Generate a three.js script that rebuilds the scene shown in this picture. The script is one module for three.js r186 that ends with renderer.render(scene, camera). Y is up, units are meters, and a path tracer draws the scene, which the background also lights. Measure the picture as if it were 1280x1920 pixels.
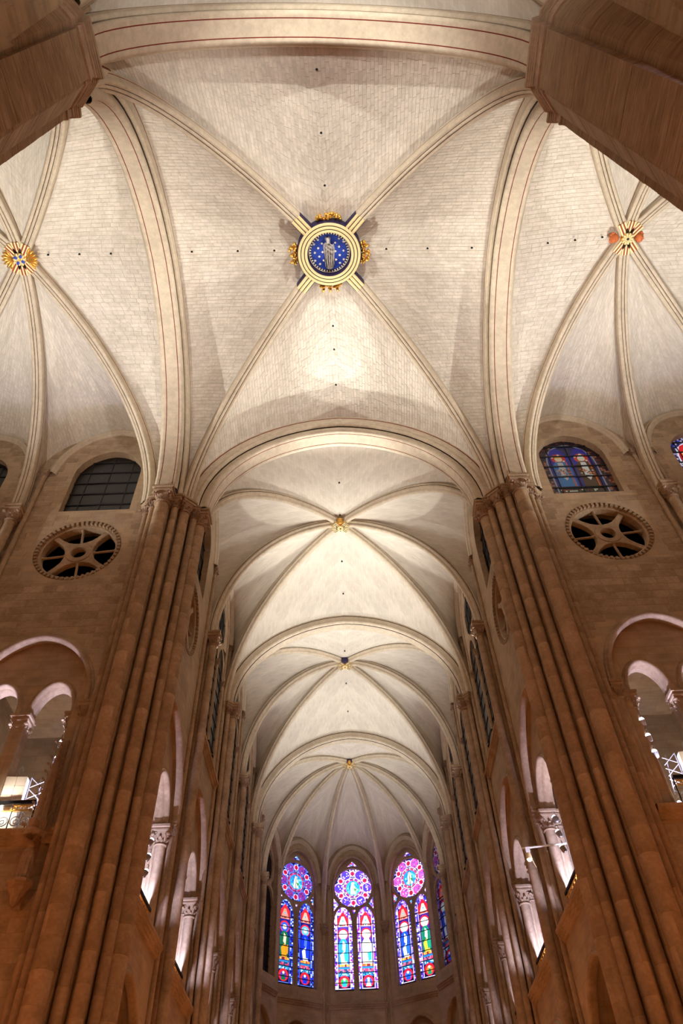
import * as THREE from 'three';
import { mergeGeometries, toCreasedNormals } from 'three/addons/utils/BufferGeometryUtils.js';
import { RectAreaLightUniformsLib } from 'three/addons/lights/RectAreaLightUniformsLib.js';
RectAreaLightUniformsLib.init();

// ---------------------------------------------------------------- camera, background, lights, exposure
const V = (x, y, z) => new THREE.Vector3(x, y, z);
const scene = new THREE.Scene();
scene.background = new THREE.Color(0x020204);
const camera = new THREE.PerspectiveCamera(2 * Math.atan(960 / 1347) * 180 / Math.PI, 1280 / 1920, 0.1, 300);
{
  const yaw = 0.010, pitch = 0.872, roll = -0.044;
  const cy = Math.cos(yaw), sy = Math.sin(yaw), cp = Math.cos(pitch), sp = Math.sin(pitch), cr = Math.cos(roll), sr = Math.sin(roll);
  const fw = V(sy * cp, sp, -cy * cp), rt = V(cy, 0, sy), up = V().crossVectors(rt, fw);
  const r2 = rt.clone().multiplyScalar(cr).addScaledVector(up, sr), u2 = up.clone().multiplyScalar(cr).addScaledVector(rt, -sr);
  camera.position.set(-0.25, 1.6, 11.52);
  camera.quaternion.setFromRotationMatrix(new THREE.Matrix4().makeBasis(r2, u2, fw.clone().negate()));
  camera.updateMatrixWorld(true);
}
const renderer = new THREE.WebGLRenderer({ antialias: true });
renderer.toneMapping = THREE.LinearToneMapping;
renderer.toneMappingExposure = 1.06;
renderer.shadowMap.enabled = true;

// floodlights: [lamp position, point it is aimed at, intensity, half angle, penumbra, colour]; each gets a lamp body of its own further down
const WHITE = 0xfffaf0, COOL = 0xd9d6ff, WARM = 0xff9c54;
const FLOODS = [];
const flood = (p, t, i, a = 0.55, pen = 0.5, c = WHITE, type = '') => FLOODS.push({ p, t, i, a, pen, c, on: type, s: Math.sign(p[0]) });
const K = 0.13;
const SIDE = { '-1': 'by the black windows', '1': 'by the red and blue windows' }, CSIDE = { '-1': 'black-window side', '1': 'lamp-boom side' };
for (const s of [-1, 1]) {
  // transept arms, from the gallery sills of the east and the west walls
  flood([s * 12.2, 12.05, -8.34], [s * 12.8, 33, 1.5], (s > 0 ? 6800 : 5900) * K, 0.43, 0.8, WHITE, 'middle of the transept sill');
  flood([s * 15.9, 12.05, -8.34], [s * 15.8, 33, 1.5], 3600 * K, 0.5, 0.6, WHITE, 'outer transept sill');
  flood([s * 12.4, 12.2, 8.1], [s * 12.6, 33, -2.5], 4200 * K, 0.42, 0.8, WHITE, 'west transept wall');
  // long throws across the crossing: from the far transept ends, the choir and the nave
  flood([s * 20.2, 20, -5.6], [s * -0.6, 33.4, -5.0], 5600 * K, 0.4, 1.0, WHITE, 'end of the transept');
  flood([s * 6.70, 20.80, -24.3], [s * -3.0, 33.4, -0.6], 11200 * K, 0.25, 0.5, WHITE, 'third choir window sill, crossing end,');
  flood([s * 6.6, 20, 22.4], [s * -3.0, 33.4, -1.2], 7800 * K, 0.27, 0.5, WHITE, 'end of the nave');
  flood([s * 6.3, 12.5, 17.5], [s * -2.5, 33, 14], 3000 * K, 0.6, 0.6, WHITE, 'nave wall');
  // the choir, bay by bay, from the window sills
  for (const [z, i, w] of [[-19.0, 1400, 'second'], [-25.6, 620, 'third'], [-32.4, 560, 'fourth'], [-39.2, 640, 'last']]) for (const d of [-0.7, 0.7])
    flood([s * 6.70, 20.80, z + d], [s * -1.2, 33, z + d * 5.5 + (w === 'second' ? 2.4 : 0)], i * 1.35 * K, 0.62, 0.7, WHITE, (d < 0 ? 'far' : 'near') + ' end of the ' + w + ' choir window sill,');
}
// ---------------------------------------------------------------- helpers
let seed = 12345;
const rnd = () => { seed |= 0; seed = seed + 0x6D2B79F5 | 0; let t = Math.imul(seed ^ seed >>> 15, 1 | seed); t = t + Math.imul(t ^ t >>> 7, 61 | t) ^ t; return ((t ^ t >>> 14) >>> 0) / 4294967296; };
const rr = (a, b) => a + (b - a) * rnd();
const used = new Map();
function numbered(n) { const k = used.get(n) ?? 0; used.set(n, k + 1); return k ? n + '_' + String(k).padStart(3, '0') : n; }
function shade(o) { o.castShadow = true; o.receiveShadow = true; return o; }
function mesh(name, geo, mat, parent) { const m = shade(new THREE.Mesh(geo, mat)); m.name = parent ? name : numbered(name); (parent || scene).add(m); return m; }
function tag(o, label, category, group, kind) { if (label) o.userData.label = label; if (category) o.userData.category = category; if (group) o.userData.group = group; if (kind) o.userData.kind = kind; return o; }
function root(name, label, category, group, kind, pos) { const g = new THREE.Group(); g.name = numbered(name); scene.add(g); if (pos) g.position.set(...pos); return tag(g, label, category, group, kind); }
function sub(name, parent) { const g = new THREE.Group(); g.name = name; parent.add(g); return g; }
// a frame on a wall: x runs along the wall, y up, z out of the wall into the room
function place(g, o, n) { const nn = V(n[0], 0, n[1]).normalize(), u = V(0, 1, 0).cross(nn); g.quaternion.setFromRotationMatrix(new THREE.Matrix4().makeBasis(u, V(0, 1, 0), nn)); g.position.set(...o); return g; }
function prep(g) { g = g.index ? g.toNonIndexed() : g; for (const k of Object.keys(g.attributes)) if (!['position', 'normal', 'uv', 'color'].includes(k)) g.deleteAttribute(k); if (!g.attributes.normal) g.computeVertexNormals(); if (!g.attributes.uv) g.setAttribute('uv', new THREE.BufferAttribute(new Float32Array(g.attributes.position.count * 2), 2)); return g; }
function merge(list) { const l = list.map(prep); if (l.some((g) => g.attributes.color)) for (const g of l) if (!g.attributes.color) g.setAttribute('color', new THREE.BufferAttribute(new Float32Array(g.attributes.position.count * 3).fill(1), 3)); return l.length > 1 ? mergeGeometries(l) : l[0]; }
function boxUV(g) {                                   // texture coordinates in metres, by the side a face looks to
  g = prep(g); const p = g.attributes.position, uv = new Float32Array(p.count * 2), a = V(), b = V(), c = V();
  for (let i = 0; i < p.count; i += 3) {
    a.fromBufferAttribute(p, i); b.fromBufferAttribute(p, i + 1); c.fromBufferAttribute(p, i + 2);
    const n = b.clone().sub(a).cross(c.clone().sub(a)), ax = Math.abs(n.x), ay = Math.abs(n.y), az = Math.abs(n.z);
    [a, b, c].forEach((q, j) => { const k = (i + j) * 2; if (ay > ax && ay > az) { uv[k] = q.x; uv[k + 1] = q.z; } else if (ax > az) { uv[k] = q.z; uv[k + 1] = q.y; } else { uv[k] = q.x; uv[k + 1] = q.y; } });
  }
  g.setAttribute('uv', new THREE.BufferAttribute(uv, 2)); return g;
}
const crease = (g, a = 0.6) => toCreasedNormals(prep(g), a);
function box(w, h, d, x = 0, y = 0, z = 0) { return boxUV(new THREE.BoxGeometry(w, h, d).translate(x, y, z)); }
function bevelBox(w, h, d, x, y, z, r = 0.02) {       // a box with chamfered edges
  const s = new THREE.Shape([[-w / 2 + r, -h / 2], [w / 2 - r, -h / 2], [w / 2, -h / 2 + r], [w / 2, h / 2 - r], [w / 2 - r, h / 2], [-w / 2 + r, h / 2], [-w / 2, h / 2 - r], [-w / 2, -h / 2 + r]].map((q) => new THREE.Vector2(...q)));
  return boxUV(new THREE.ExtrudeGeometry(s, { depth: d - 2 * r, bevelEnabled: true, bevelThickness: r, bevelSize: 0, bevelSegments: 1 }).translate(x, y, z - d / 2 + r));
}
function lathe(pts, seg = 20) { return new THREE.LatheGeometry(pts.map((p) => new THREE.Vector2(p[0], p[1])), seg); }
function bar(a, b, r, seg = 6) { const d = b.clone().sub(a), l = d.length(); return new THREE.CylinderGeometry(r, r, l, seg).translate(0, l / 2, 0).applyQuaternion(new THREE.Quaternion().setFromUnitVectors(V(0, 1, 0), d.normalize())).translate(a.x, a.y, a.z); }
function tube(pts, r, seg = 6, n = pts.length * 4, closed = false) { return new THREE.TubeGeometry(new THREE.CatmullRomCurve3(pts, closed), n, r, seg, closed); }
function polyShape(pts) { return new THREE.Shape(pts.map((p) => new THREE.Vector2(p[0], p[1]))); }
// prism over a plan polygon [[x, z], ...] from y0 to y1
function prism(plan, y0, y1) { return boxUV(new THREE.ExtrudeGeometry(polyShape(plan.map(([x, z]) => [x, -z])), { depth: y1 - y0, bevelEnabled: false }).rotateX(-Math.PI / 2).translate(0, y0, 0)); }

// ---- curves: a pointed or elliptical half arch from a springer A to a crown C, sampled by angle
function half(A, C, e = 0.06, n = 20, stilt = 0, ts = 0.25) {
  const tm = Math.acos(e / (1 + e)), out = [], S = A.clone(); let k0 = 0;
  if (stilt > 0) { k0 = Math.round(n * ts); for (let i = 0; i < k0; i++) out.push(V(A.x, A.y + stilt * i / k0, A.z)); S.y += stilt; }
  for (let i = k0; i <= n; i++) {
    const th = tm * (i - k0) / (n - k0), u = (1 + e) * (1 - Math.cos(th)), y = Math.sin(th) / Math.sin(tm);
    out.push(V(S.x + (C.x - S.x) * u, S.y + (C.y - S.y) * y, S.z + (C.z - S.z) * u));
  }
  return out;
}
function arch(A, B, H, e = 0.06, n = 16, cx = 0.5) { const C = V(A.x + (B.x - A.x) * cx, H, A.z + (B.z - A.z) * cx); const b = half(B, C, e, n).reverse(); return half(A, C, e, n).concat(b.slice(1)); }
function frames(path) {
  const H = path[path.length - 1].clone().sub(path[0]); H.y = 0; if (H.length() < 1e-6) H.set(1, 0, 0); H.normalize();
  const L = H.clone().cross(V(0, 1, 0));
  return path.map((p, i) => { const T = path[Math.min(i + 1, path.length - 1)].clone().sub(path[Math.max(i - 1, 0)]).normalize(); return { p, L, N: L.clone().cross(T).normalize() }; });
}
function offsetPath(path, a, b) { return frames(path).map(({ p, L, N }) => p.clone().addScaledVector(L, a).addScaledVector(N, b)); }
const COLS = { s: [1, 1, 1], r: [0.30, 0.035, 0.02], k: [0.045, 0.02, 0.02] };
// profile: [a (sideways), b (outwards), colour key of the piece that follows]
function sweep(path, profile, smooth = 0.7, tint = true) {
  const F = frames(path), pos = [], col = [], uv = [];
  const at = (i, k) => F[i].p.clone().addScaledVector(F[i].L, profile[k][0]).addScaledVector(F[i].N, profile[k][1]);
  let len = 0; const ring = [];
  for (let i = 0; i < path.length; i++) { if (i) len += path[i].distanceTo(path[i - 1]); ring.push({ pts: profile.map((_, k) => at(i, k)), len }); }
  let w = [0]; for (let k = 1; k < profile.length; k++) w.push(w[k - 1] + Math.hypot(profile[k][0] - profile[k - 1][0], profile[k][1] - profile[k - 1][1]));
  for (let i = 0; i < path.length - 1; i++) for (let k = 0; k < profile.length - 1; k++) {
    const a = ring[i].pts[k], b = ring[i + 1].pts[k], c = ring[i + 1].pts[k + 1], d = ring[i].pts[k + 1], cc = COLS[profile[k][2] || 's'];
    for (const [q, u, v] of [[a, ring[i].len, w[k]], [b, ring[i + 1].len, w[k]], [c, ring[i + 1].len, w[k + 1]], [a, ring[i].len, w[k]], [c, ring[i + 1].len, w[k + 1]], [d, ring[i].len, w[k + 1]]]) { pos.push(q.x, q.y, q.z); uv.push(u, v); col.push(...cc); }
  }
  const g = new THREE.BufferGeometry();
  g.setAttribute('position', new THREE.Float32BufferAttribute(pos, 3)); g.setAttribute('uv', new THREE.Float32BufferAttribute(uv, 2));
  if (tint) g.setAttribute('color', new THREE.Float32BufferAttribute(col, 3));
  return toCreasedNormals(g, smooth);
}
// a run of small arcs: rolls of a moulding
function roll(cx, cy, r, a0, a1, n = 6) { const o = []; for (let i = 0; i <= n; i++) { const a = a0 + (a1 - a0) * i / n; o.push([cx + r * Math.cos(a), cy + r * Math.sin(a)]); } return o; }
const mirrorProfile = (h) => { // h: from the outside edge to the middle; the other side follows mirrored
  const o = h.map((q) => [...q]); const m = [];
  for (let i = h.length - 2; i >= 0; i--) m.push([-h[i][0], h[i][1], h[i - 1]?.[2]]);
  o[o.length - 1][2] = h[h.length - 2][2]; return o.concat(m);
};
const at = (pts, t) => { const f = Math.min(Math.max(t, 0), 1) * (pts.length - 1), i = Math.min(Math.floor(f), pts.length - 2); return pts[i].clone().lerp(pts[i + 1], f - i); };

// ---------------------------------------------------------------- textures
const TS = 1024;
function noiseField(n, cells, s0) {                   // tileable value noise
  const old = seed; seed = s0; const g = Array.from({ length: cells * cells }, rnd); seed = old;
  return (x, y) => { const fx = x * cells, fy = y * cells, ix = Math.floor(fx), iy = Math.floor(fy); let u = fx - ix, v = fy - iy; u = u * u * (3 - 2 * u); v = v * v * (3 - 2 * v); const q = (a, b) => g[((b % cells) + cells) % cells * cells + ((a % cells) + cells) % cells]; return (q(ix, iy) * (1 - u) + q(ix + 1, iy) * u) * (1 - v) + (q(ix, iy + 1) * (1 - u) + q(ix + 1, iy + 1) * u) * v; };
}
const NZ = [4, 9, 21, 47, 110, 256].map((c, i) => noiseField(TS, c, 77 + i * 13));
const fbm = (x, y, a = 0) => { let s = 0, w = 0, k = 1; for (let i = a; i < NZ.length; i++) { s += NZ[i](x, y) * k; w += k; k *= 0.62; } return s / w; };
function dataTex(size, fn, srgb) {
  const d = new Uint8Array(size * size * 4);
  for (let y = 0; y < size; y++) for (let x = 0; x < size; x++) { const c = fn((x + 0.5) / size, (y + 0.5) / size), k = (y * size + x) * 4; d[k] = c[0]; d[k + 1] = c[1]; d[k + 2] = c[2]; d[k + 3] = 255; }
  const t = new THREE.DataTexture(d, size, size); t.wrapS = t.wrapT = THREE.RepeatWrapping; t.magFilter = THREE.LinearFilter; t.minFilter = THREE.LinearMipmapLinearFilter; t.generateMipmaps = true; if (srgb) t.colorSpace = THREE.SRGBColorSpace; t.needsUpdate = true; return t;
}
const cl = (v) => Math.max(0, Math.min(255, Math.round(v)));
// coursed ashlar, a tile of 4 x 4 metres: 11 courses of blocks
const courses = []; { let old = seed; seed = 991; for (let i = 0; i < 11; i++) { const cuts = [0]; let x = 0; while (x < 0.82) { x += rr(0.11, 0.2); if (x < 0.93) cuts.push(x); } courses.push({ cuts, off: rnd(), tone: cuts.map(() => rr(-1, 1)), warm: cuts.map(() => rr(-1, 1)) }); } seed = old; }
function ashlar(x, y) {
  const k = Math.floor(y * 11), fy = y * 11 - k, c = courses[k % 11], xx = (x + c.off) % 1; let i = c.cuts.length - 1; while (c.cuts[i] > xx) i--;
  const x0 = c.cuts[i], x1 = c.cuts[i + 1] ?? 1, dx = Math.min(xx - x0, x1 - xx) * 4, dy = Math.min(fy, 1 - fy) * 4 / 11, d = Math.min(dx, dy);
  return { joint: d < 0.007 ? 1 : d < 0.014 ? (0.014 - d) / 0.007 : 0, tone: c.tone[i], warm: c.warm[i] };
}
const T_wall = dataTex(TS, (x, y) => { const a = ashlar(x, y), n = fbm(x, y) - 0.5, st = NZ[1](x * 1, y * 3) - 0.5, b = 214 + a.tone * 5 + n * 52 + st * 18 - a.joint * 16; return [cl(b + a.warm * 3), cl(b - 4), cl(b - 10 - a.warm * 5)]; }, true);
const T_wallB = dataTex(TS, (x, y) => { const a = ashlar(x, y), v = 190 - a.joint * 70 + a.tone * 10 + (fbm(x, y, 2) - 0.5) * 70; return [cl(v), cl(v), cl(v)]; });
const T_stone = dataTex(TS, (x, y) => { const n = fbm(x, y) - 0.5, s = NZ[3](x, y * 1) - 0.5, b = 216 + n * 78 + s * 14; return [cl(b), cl(b - 5 + n * 6), cl(b - 12 + n * 14)]; }, true);
const T_stoneB = dataTex(512, (x, y) => { const v = 128 + (fbm(x, y, 2) - 0.5) * 150; return [cl(v), cl(v), cl(v)]; });
// sawn courses with long horizontal streaks
const T_fine = dataTex(TS, (x, y) => { const n = fbm(x, y, 2) - 0.5, b = 226 + n * 40 + (NZ[0](x, y) - 0.5) * 8; return [cl(b), cl(b - 3), cl(b - 8)]; }, true);
const T_streak = dataTex(TS, (x, y) => { const s = NZ[4]((x * 0.06) % 1, y) - 0.5, s2 = NZ[5]((x * 0.05 + 0.3) % 1, y) - 0.5, n = fbm(x, y) - 0.5, b = 208 + s * 46 + s2 * 40 + n * 44; return [cl(b), cl(b - 8 + s * 8), cl(b - 18 + s * 12)]; }, true);
// vault: thin whitewashed courses
const T_web = dataTex(TS, (x, y) => { const a = ashlar(x, y), n = fbm(x, y) - 0.5, b = 228 + a.tone * 5 + n * 26 - a.joint * 16; return [cl(b), cl(b - 3), cl(b - 9)]; }, true);
const rep = (t, k) => { const c = t.clone(); c.repeat.set(k, k); c.needsUpdate = true; return c; };
const std = (o) => new THREE.MeshStandardMaterial({ side: THREE.DoubleSide, roughness: 0.9, metalness: 0, ...o });
const lin = (r, g, b) => new THREE.Color().setRGB(r, g, b);
const M = {
  wall: std({ map: rep(T_wall, 0.25), bumpMap: rep(T_wallB, 0.25), bumpScale: 0.005, color: lin(0.66, 0.52, 0.375) }),
  stone: std({ map: rep(T_stone, 0.3), bumpMap: rep(T_stoneB, 0.5), bumpScale: 0.004, color: lin(0.64, 0.50, 0.36) }),
  ashlar: [0, 1, 2, 3].map((i) => std({ map: rep(T_stone, 0.3), bumpMap: rep(T_stoneB, 0.5), bumpScale: 0.004, color: lin(0.61, 0.475, 0.345).multiplyScalar([1, 0.98, 1.02, 0.99][i]) })),
  ashlarAll: std({ map: rep(T_stone, 0.3), bumpMap: rep(T_stoneB, 0.5), bumpScale: 0.004, color: lin(0.61, 0.475, 0.345), vertexColors: true }),
  streak: [0, 1, 2, 3].map((i) => std({ map: rep(T_streak, 0.45), bumpMap: rep(T_stoneB, 0.6), bumpScale: 0.003, color: lin(0.58, 0.44, 0.31).multiplyScalar([1, 0.93, 1.06, 0.98][i]) })),
  drum: [0, 1, 2, 3, 4].map((i) => std({ map: rep(T_stone, 0.35), bumpMap: rep(T_stoneB, 0.5), bumpScale: 0.004, color: lin(0.62, 0.45, 0.30).multiplyScalar([1, 0.95, 1.04, 0.98, 0.92][i]) })),
  rib: std({ map: rep(T_fine, 0.3), color: lin(0.78, 0.69, 0.55), vertexColors: true }),
  web: std({ map: rep(T_web, 0.55), color: lin(0.86, 0.82, 0.75) }),
  joint: std({ map: rep(T_fine, 0.4), color: lin(0.70, 0.645, 0.56) }),
  vstone: [0, 1, 2, 3].map((i) => std({ map: rep(T_fine, 0.3), color: lin(0.86, 0.82, 0.75).multiplyScalar([1, 0.95, 1.04, 0.98][i]), vertexColors: false })),
  vstuff: std({ map: rep(T_fine, 0.3), color: lin(0.86, 0.82, 0.75), vertexColors: true }),
  carve: std({ map: rep(T_stone, 0.8), bumpMap: rep(T_stoneB, 1.2), bumpScale: 0.02, color: lin(0.64, 0.48, 0.37) }),
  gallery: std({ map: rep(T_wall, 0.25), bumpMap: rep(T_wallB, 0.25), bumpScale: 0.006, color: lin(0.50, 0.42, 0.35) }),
  dark: std({ color: lin(0.012, 0.010, 0.010), roughness: 1 }),
  lead: std({ color: lin(0.008, 0.008, 0.010), roughness: 0.6 }),
  iron: std({ color: lin(0.012, 0.012, 0.014), roughness: 0.45, metalness: 0.6 }),
  gold: std({ color: lin(0.86, 0.52, 0.12), roughness: 0.32, metalness: 0.85 }),
  gilt: std({ color: lin(0.88, 0.72, 0.38), roughness: 0.5, metalness: 0.15 }),
  navy: std({ color: lin(0.018, 0.010, 0.06), roughness: 0.6 }),
  black: std({ color: lin(0.012, 0.008, 0.010), roughness: 0.6 }),
  blue: std({ color: lin(0.012, 0.055, 0.42), roughness: 0.5 }),
  red: std({ color: lin(0.30, 0.05, 0.02), roughness: 0.7 }),
  silver: std({ color: lin(0.62, 0.58, 0.55), roughness: 0.45, metalness: 0.35 }),
  white: std({ color: lin(0.85, 0.83, 0.78), roughness: 0.6 }),
  orange: std({ color: lin(0.62, 0.17, 0.05), roughness: 0.6 }),
  cream: std({ color: lin(0.80, 0.76, 0.66), roughness: 0.5 }),
  steel: std({ color: lin(0.45, 0.45, 0.47), roughness: 0.4, metalness: 0.6 }),
  floor: std({ map: rep(T_wall, 0.2), color: lin(0.42, 0.36, 0.30), roughness: 0.5 }),
  lampGlow: new THREE.MeshStandardMaterial({ color: 0xffffff, emissive: 0xfff4e4, emissiveIntensity: 6 }),
  lampCool: new THREE.MeshStandardMaterial({ color: 0xffffff, emissive: 0xf0ecff, emissiveIntensity: 8 }),
};
// ---------------------------------------------------------------- mouldings
const P_diag = mirrorProfile([[-0.25, 0.06, 's'], [-0.25, -0.06, 'r'], [-0.25, -0.10, 's'], [-0.25, -0.2, 's'], ...roll(-0.16, -0.33, 0.085, Math.PI * 0.95, Math.PI * 1.75, 5).map((q) => [...q, 's']), [-0.085, -0.40, 'k'], [-0.062, -0.40, 's'], ...roll(0, -0.385, 0.06, Math.PI * 1.05, Math.PI * 1.5, 3).map((q) => [...q, 's'])]);
const P_choirRib = mirrorProfile([[-0.2, 0.06, 's'], [-0.2, -0.04, 'k'], [-0.2, -0.075, 's'], [-0.2, -0.16, 's'], [-0.13, -0.22, 's'], ...roll(0, -0.26, 0.12, Math.PI * 0.98, Math.PI * 1.5, 5).map((q) => [...q, 's'])]);
const P_great = mirrorProfile([[-0.64, 1.06, 's'], [-0.64, 0.93, 'r'], [-0.64, 0.87, 's'], [-0.64, 0.62, 's'], ...roll(-0.52, 0.5, 0.12, Math.PI * 0.8, Math.PI * 1.55, 5).map((q) => [...q, 's']), [-0.46, 0.42, 'k'], [-0.44, 0.36, 's'], [-0.47, 0.26, 's'], ...roll(-0.37, 0.13, 0.14, Math.PI * 0.8, Math.PI * 1.5, 5).map((q) => [...q, 's']), [-0.30, 0.0, 'r'], [-0.265, 0.0, 's'], [0, 0, 's']]);
const P_trans = mirrorProfile([[-0.4, 0.64, 's'], [-0.4, 0.5, 'k'], [-0.4, 0.45, 's'], [-0.4, 0.3, 's'], ...roll(-0.28, 0.14, 0.12, Math.PI * 0.85, Math.PI * 1.5, 5).map((q) => [...q, 's']), [-0.22, 0.03, 'k'], [-0.195, 0.0, 's'], [0, 0, 's']]);
const P_wallrib = [[0.0, 0.12, 's'], [0.10, 0.12, 's'], [0.10, 0.07, 'r'], [0.10, 0.03, 's'], ...roll(0.12, -0.06, 0.10, Math.PI * 0.5, -Math.PI * 0.5, 6).map((q) => [...q, 's']), [0.08, -0.22, 's'], [0.02, -0.24, 's'], [-0.02, -0.24, 's']];

// ---------------------------------------------------------------- vault webs
const camInv = camera.matrixWorld.clone().invert(), tanY = 960 / 1347, tanX = 640 / 1347;
function pixels(pts) { let x0 = 1e9, x1 = -1e9, y0 = 1e9, y1 = -1e9; for (const p of pts) { const q = p.clone().applyMatrix4(camInv); if (q.z > -1) return 0; const x = -q.x / q.z / tanX, y = -q.y / q.z / tanY; x0 = Math.min(x0, x); x1 = Math.max(x1, x); y0 = Math.min(y0, y); y1 = Math.max(y1, y); } if (x1 < -0.98 || x0 > 0.98 || y1 < -0.98 || y0 > 0.98) return 0; return (x1 - x0) * (y1 - y0); }
function surf(Rc, Ac, bulge) { return (t, v) => { const p = at(Rc, t).lerp(at(Ac, t), v); p.y += bulge * 4 * v * (1 - v) * Math.sin(Math.PI * Math.min(1, t * 1.15) / 2) ** 2; return p; }; }
function webSheet(S, nt = 26, nv = 10) {               // the shell itself, 0.2 m thick
  const P = [], U = []; let len = 0;
  for (let i = 0; i <= nt; i++) { const row = [], ur = []; let w = 0; if (i) len += S(i / nt, 0.5).distanceTo(S((i - 1) / nt, 0.5)); for (let j = 0; j <= nv; j++) { const p = S(i / nt, j / nv); if (j) w += p.distanceTo(row[j - 1]); row.push(p); ur.push([w, len]); } P.push(row); U.push(ur); }
  const pos = [], uv = [];
  const quad = (a, b, c, d) => { for (const [i, j, k] of [a, b, c, a, c, d]) { pos.push(P[i][j].x, P[i][j].y + k, P[i][j].z); uv.push(...U[i][j]); } };
  for (const k of [0, 0.2]) for (let i = 0; i < nt; i++) for (let j = 0; j < nv; j++) quad([i, j, k], [i + 1, j, k], [i + 1, j + 1, k], [i, j + 1, k]);
  for (let i = 0; i < nt; i++) for (const j of [0, nv]) quad([i, j, 0], [i + 1, j, 0], [i + 1, j, 0.2], [i, j, 0.2]);
  let g = new THREE.BufferGeometry(); g.setAttribute('position', new THREE.Float32BufferAttribute(pos, 3)); g.setAttribute('uv', new THREE.Float32BufferAttribute(uv, 2)); return toCreasedNormals(g, 0.8);
}
function webStones(S, list, cw = 0.17, bl = 0.42) {   // courses parallel to the ridge, each block proud of the joints
  const mid = []; let L = 0, prev = S(0, 0.5); for (let i = 0; i <= 200; i++) { const p = S(i / 200, 0.5); L += p.distanceTo(prev); prev = p; mid.push(L); }
  const tOf = (l) => { let i = 0; while (i < 200 && mid[i] < l) i++; return i / 200 - (mid[i] > mid[Math.max(i - 1, 0)] ? (mid[i] - l) / (mid[i] - mid[i - 1]) / 200 : 0); };
  const n = Math.floor(L / cw), down = 0.010;
  for (let k = 1; k < n; k++) {
    const l0 = k * L / n + 0.006, l1 = (k + 1) * L / n - 0.006, t0 = tOf(l0), t1 = Math.min(tOf(l1), 1), tm = (t0 + t1) / 2, W = S(tm, 0).distanceTo(S(tm, 1)); if (W < 0.25) continue;
    let x = -rr(0, bl);
    while (x < W - 0.02) {
      const w = bl * rr(0.75, 1.3), v0 = Math.max(0, (x + 0.006) / W), v1 = Math.min(1, (x + w - 0.006) / W); x += w; if (v1 - v0 < 0.03 / W) continue;
      const c = [S(t0, v0), S(t0, v1), S(t1, v1), S(t1, v0)], d = down + rr(0, 0.008);
      const nrm = c[1].clone().sub(c[0]).cross(c[3].clone().sub(c[0])).normalize(); if (nrm.y > 0) nrm.negate();
      list.push({ c, f: c.map((p) => p.clone().addScaledVector(nrm, d)), u: [x, k * cw, w, cw], tone: rr(-1, 1) });
    }
  }
}
function stoneGeo(arr, colour) {
  const pos = [], nor = [], uv = [], col = [], n = V(), e = V();
  for (const s of arr) {
    const q = (a, b, c, d, uvs) => { n.copy(b).sub(a); e.copy(d).sub(a); n.cross(e).normalize(); [[a, 0], [b, 1], [c, 2], [a, 0], [c, 2], [d, 3]].forEach(([p, i]) => { pos.push(p.x, p.y, p.z); nor.push(n.x, n.y, n.z); uv.push(...uvs[i]); if (colour) { const t = 1 + s.tone * 0.045; col.push(t, t * (1 - 0.008 * Math.abs(s.tone)), t * (1 - 0.02 * (s.tone < 0 ? 1 : 0))); } }); };
    const [x, y, w, h] = s.u, U = [[x, y], [x + w, y], [x + w, y + h], [x, y + h]];
    q(...s.f, U); for (let i = 0; i < 4; i++) q(s.c[i], s.c[(i + 1) % 4], s.f[(i + 1) % 4], s.f[i], U);
  }
  const g = new THREE.BufferGeometry(); g.setAttribute('position', new THREE.Float32BufferAttribute(pos, 3)); g.setAttribute('normal', new THREE.Float32BufferAttribute(nor, 3)); g.setAttribute('uv', new THREE.Float32BufferAttribute(uv, 2)); if (colour) g.setAttribute('color', new THREE.Float32BufferAttribute(col, 3)); return g;
}
function vault(label, halves, ribs, stones, ribProfile, bulge = 0.16) {
  const g = root('ceiling', label, 'vault', null, 'structure');
  const list = [];
  for (const [Rc, Ac] of halves) { const S = surf(Rc, Ac, bulge); mesh('vault_web', webSheet(S), stones ? M.joint : M.web, g); if (stones) webStones(S, list, ...stones); }
  for (const r of ribs) mesh('rib', sweep(r, ribProfile), M.rib, g);
  if (stones) {
    for (const s of list) s.px = pixels(s.f);
    list.sort((a, b) => b.px - a.px);
    list.slice(0, 300).forEach((s) => mesh('stone', stoneGeo([s]), M.vstone[Math.floor(rnd() * 4)], g));
    tag(mesh('stone_courses', stoneGeo(list.slice(300), true), M.vstuff, g), null, null, null, 'stuff');
  }
  return g;
}
const up = (p) => V(p[0], p[1], p[2]);
const firstHalf = (p) => p.slice(0, (p.length + 1) / 2), lastHalf = (p) => p.slice((p.length - 1) / 2).reverse();
function greatArch(name, label, path, profile) { const g = root(name, label, 'arch', null, 'structure'); mesh('moulding', sweep(path, profile), M.rib, g); return g; }

const SPR = 26.25;
const aN = arch(V(-7.64, SPR, 7.2), V(-7.64, SPR, -7.45), 33.1), aS = arch(V(7.62, SPR, 6.7), V(7.62, SPR, -7.5), 33.1);
const aE = arch(V(-5.98, SPR, -9.1), V(5.9, SPR, -9.16), 32.0), aW = arch(V(-6.76, SPR, 8.6), V(5.96, SPR, 8.05), 31.9);
const a3 = arch(V(-6.35, 25.4, -22.35), V(6.3, 25.4, -22.35), 30.95), a5 = arch(V(-6.35, 25.4, -36.07), V(6.35, 25.4, -36.07), 31.7, 0.06, 16, 0.506);
greatArch('arch', 'broad pointed arch on the black-windowed side of the crossing, red line painted along its edge', aN, P_great);
greatArch('arch', 'broad pointed arch on the colour-windowed side of the crossing, red line painted along its edge', aS, P_great);
greatArch('arch', 'pointed moulded arch opening from the crossing into the choir', aE, P_great);
greatArch('arch', 'flat-soffited arch with two red lines at the very top of the picture', aW, P_great);
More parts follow.
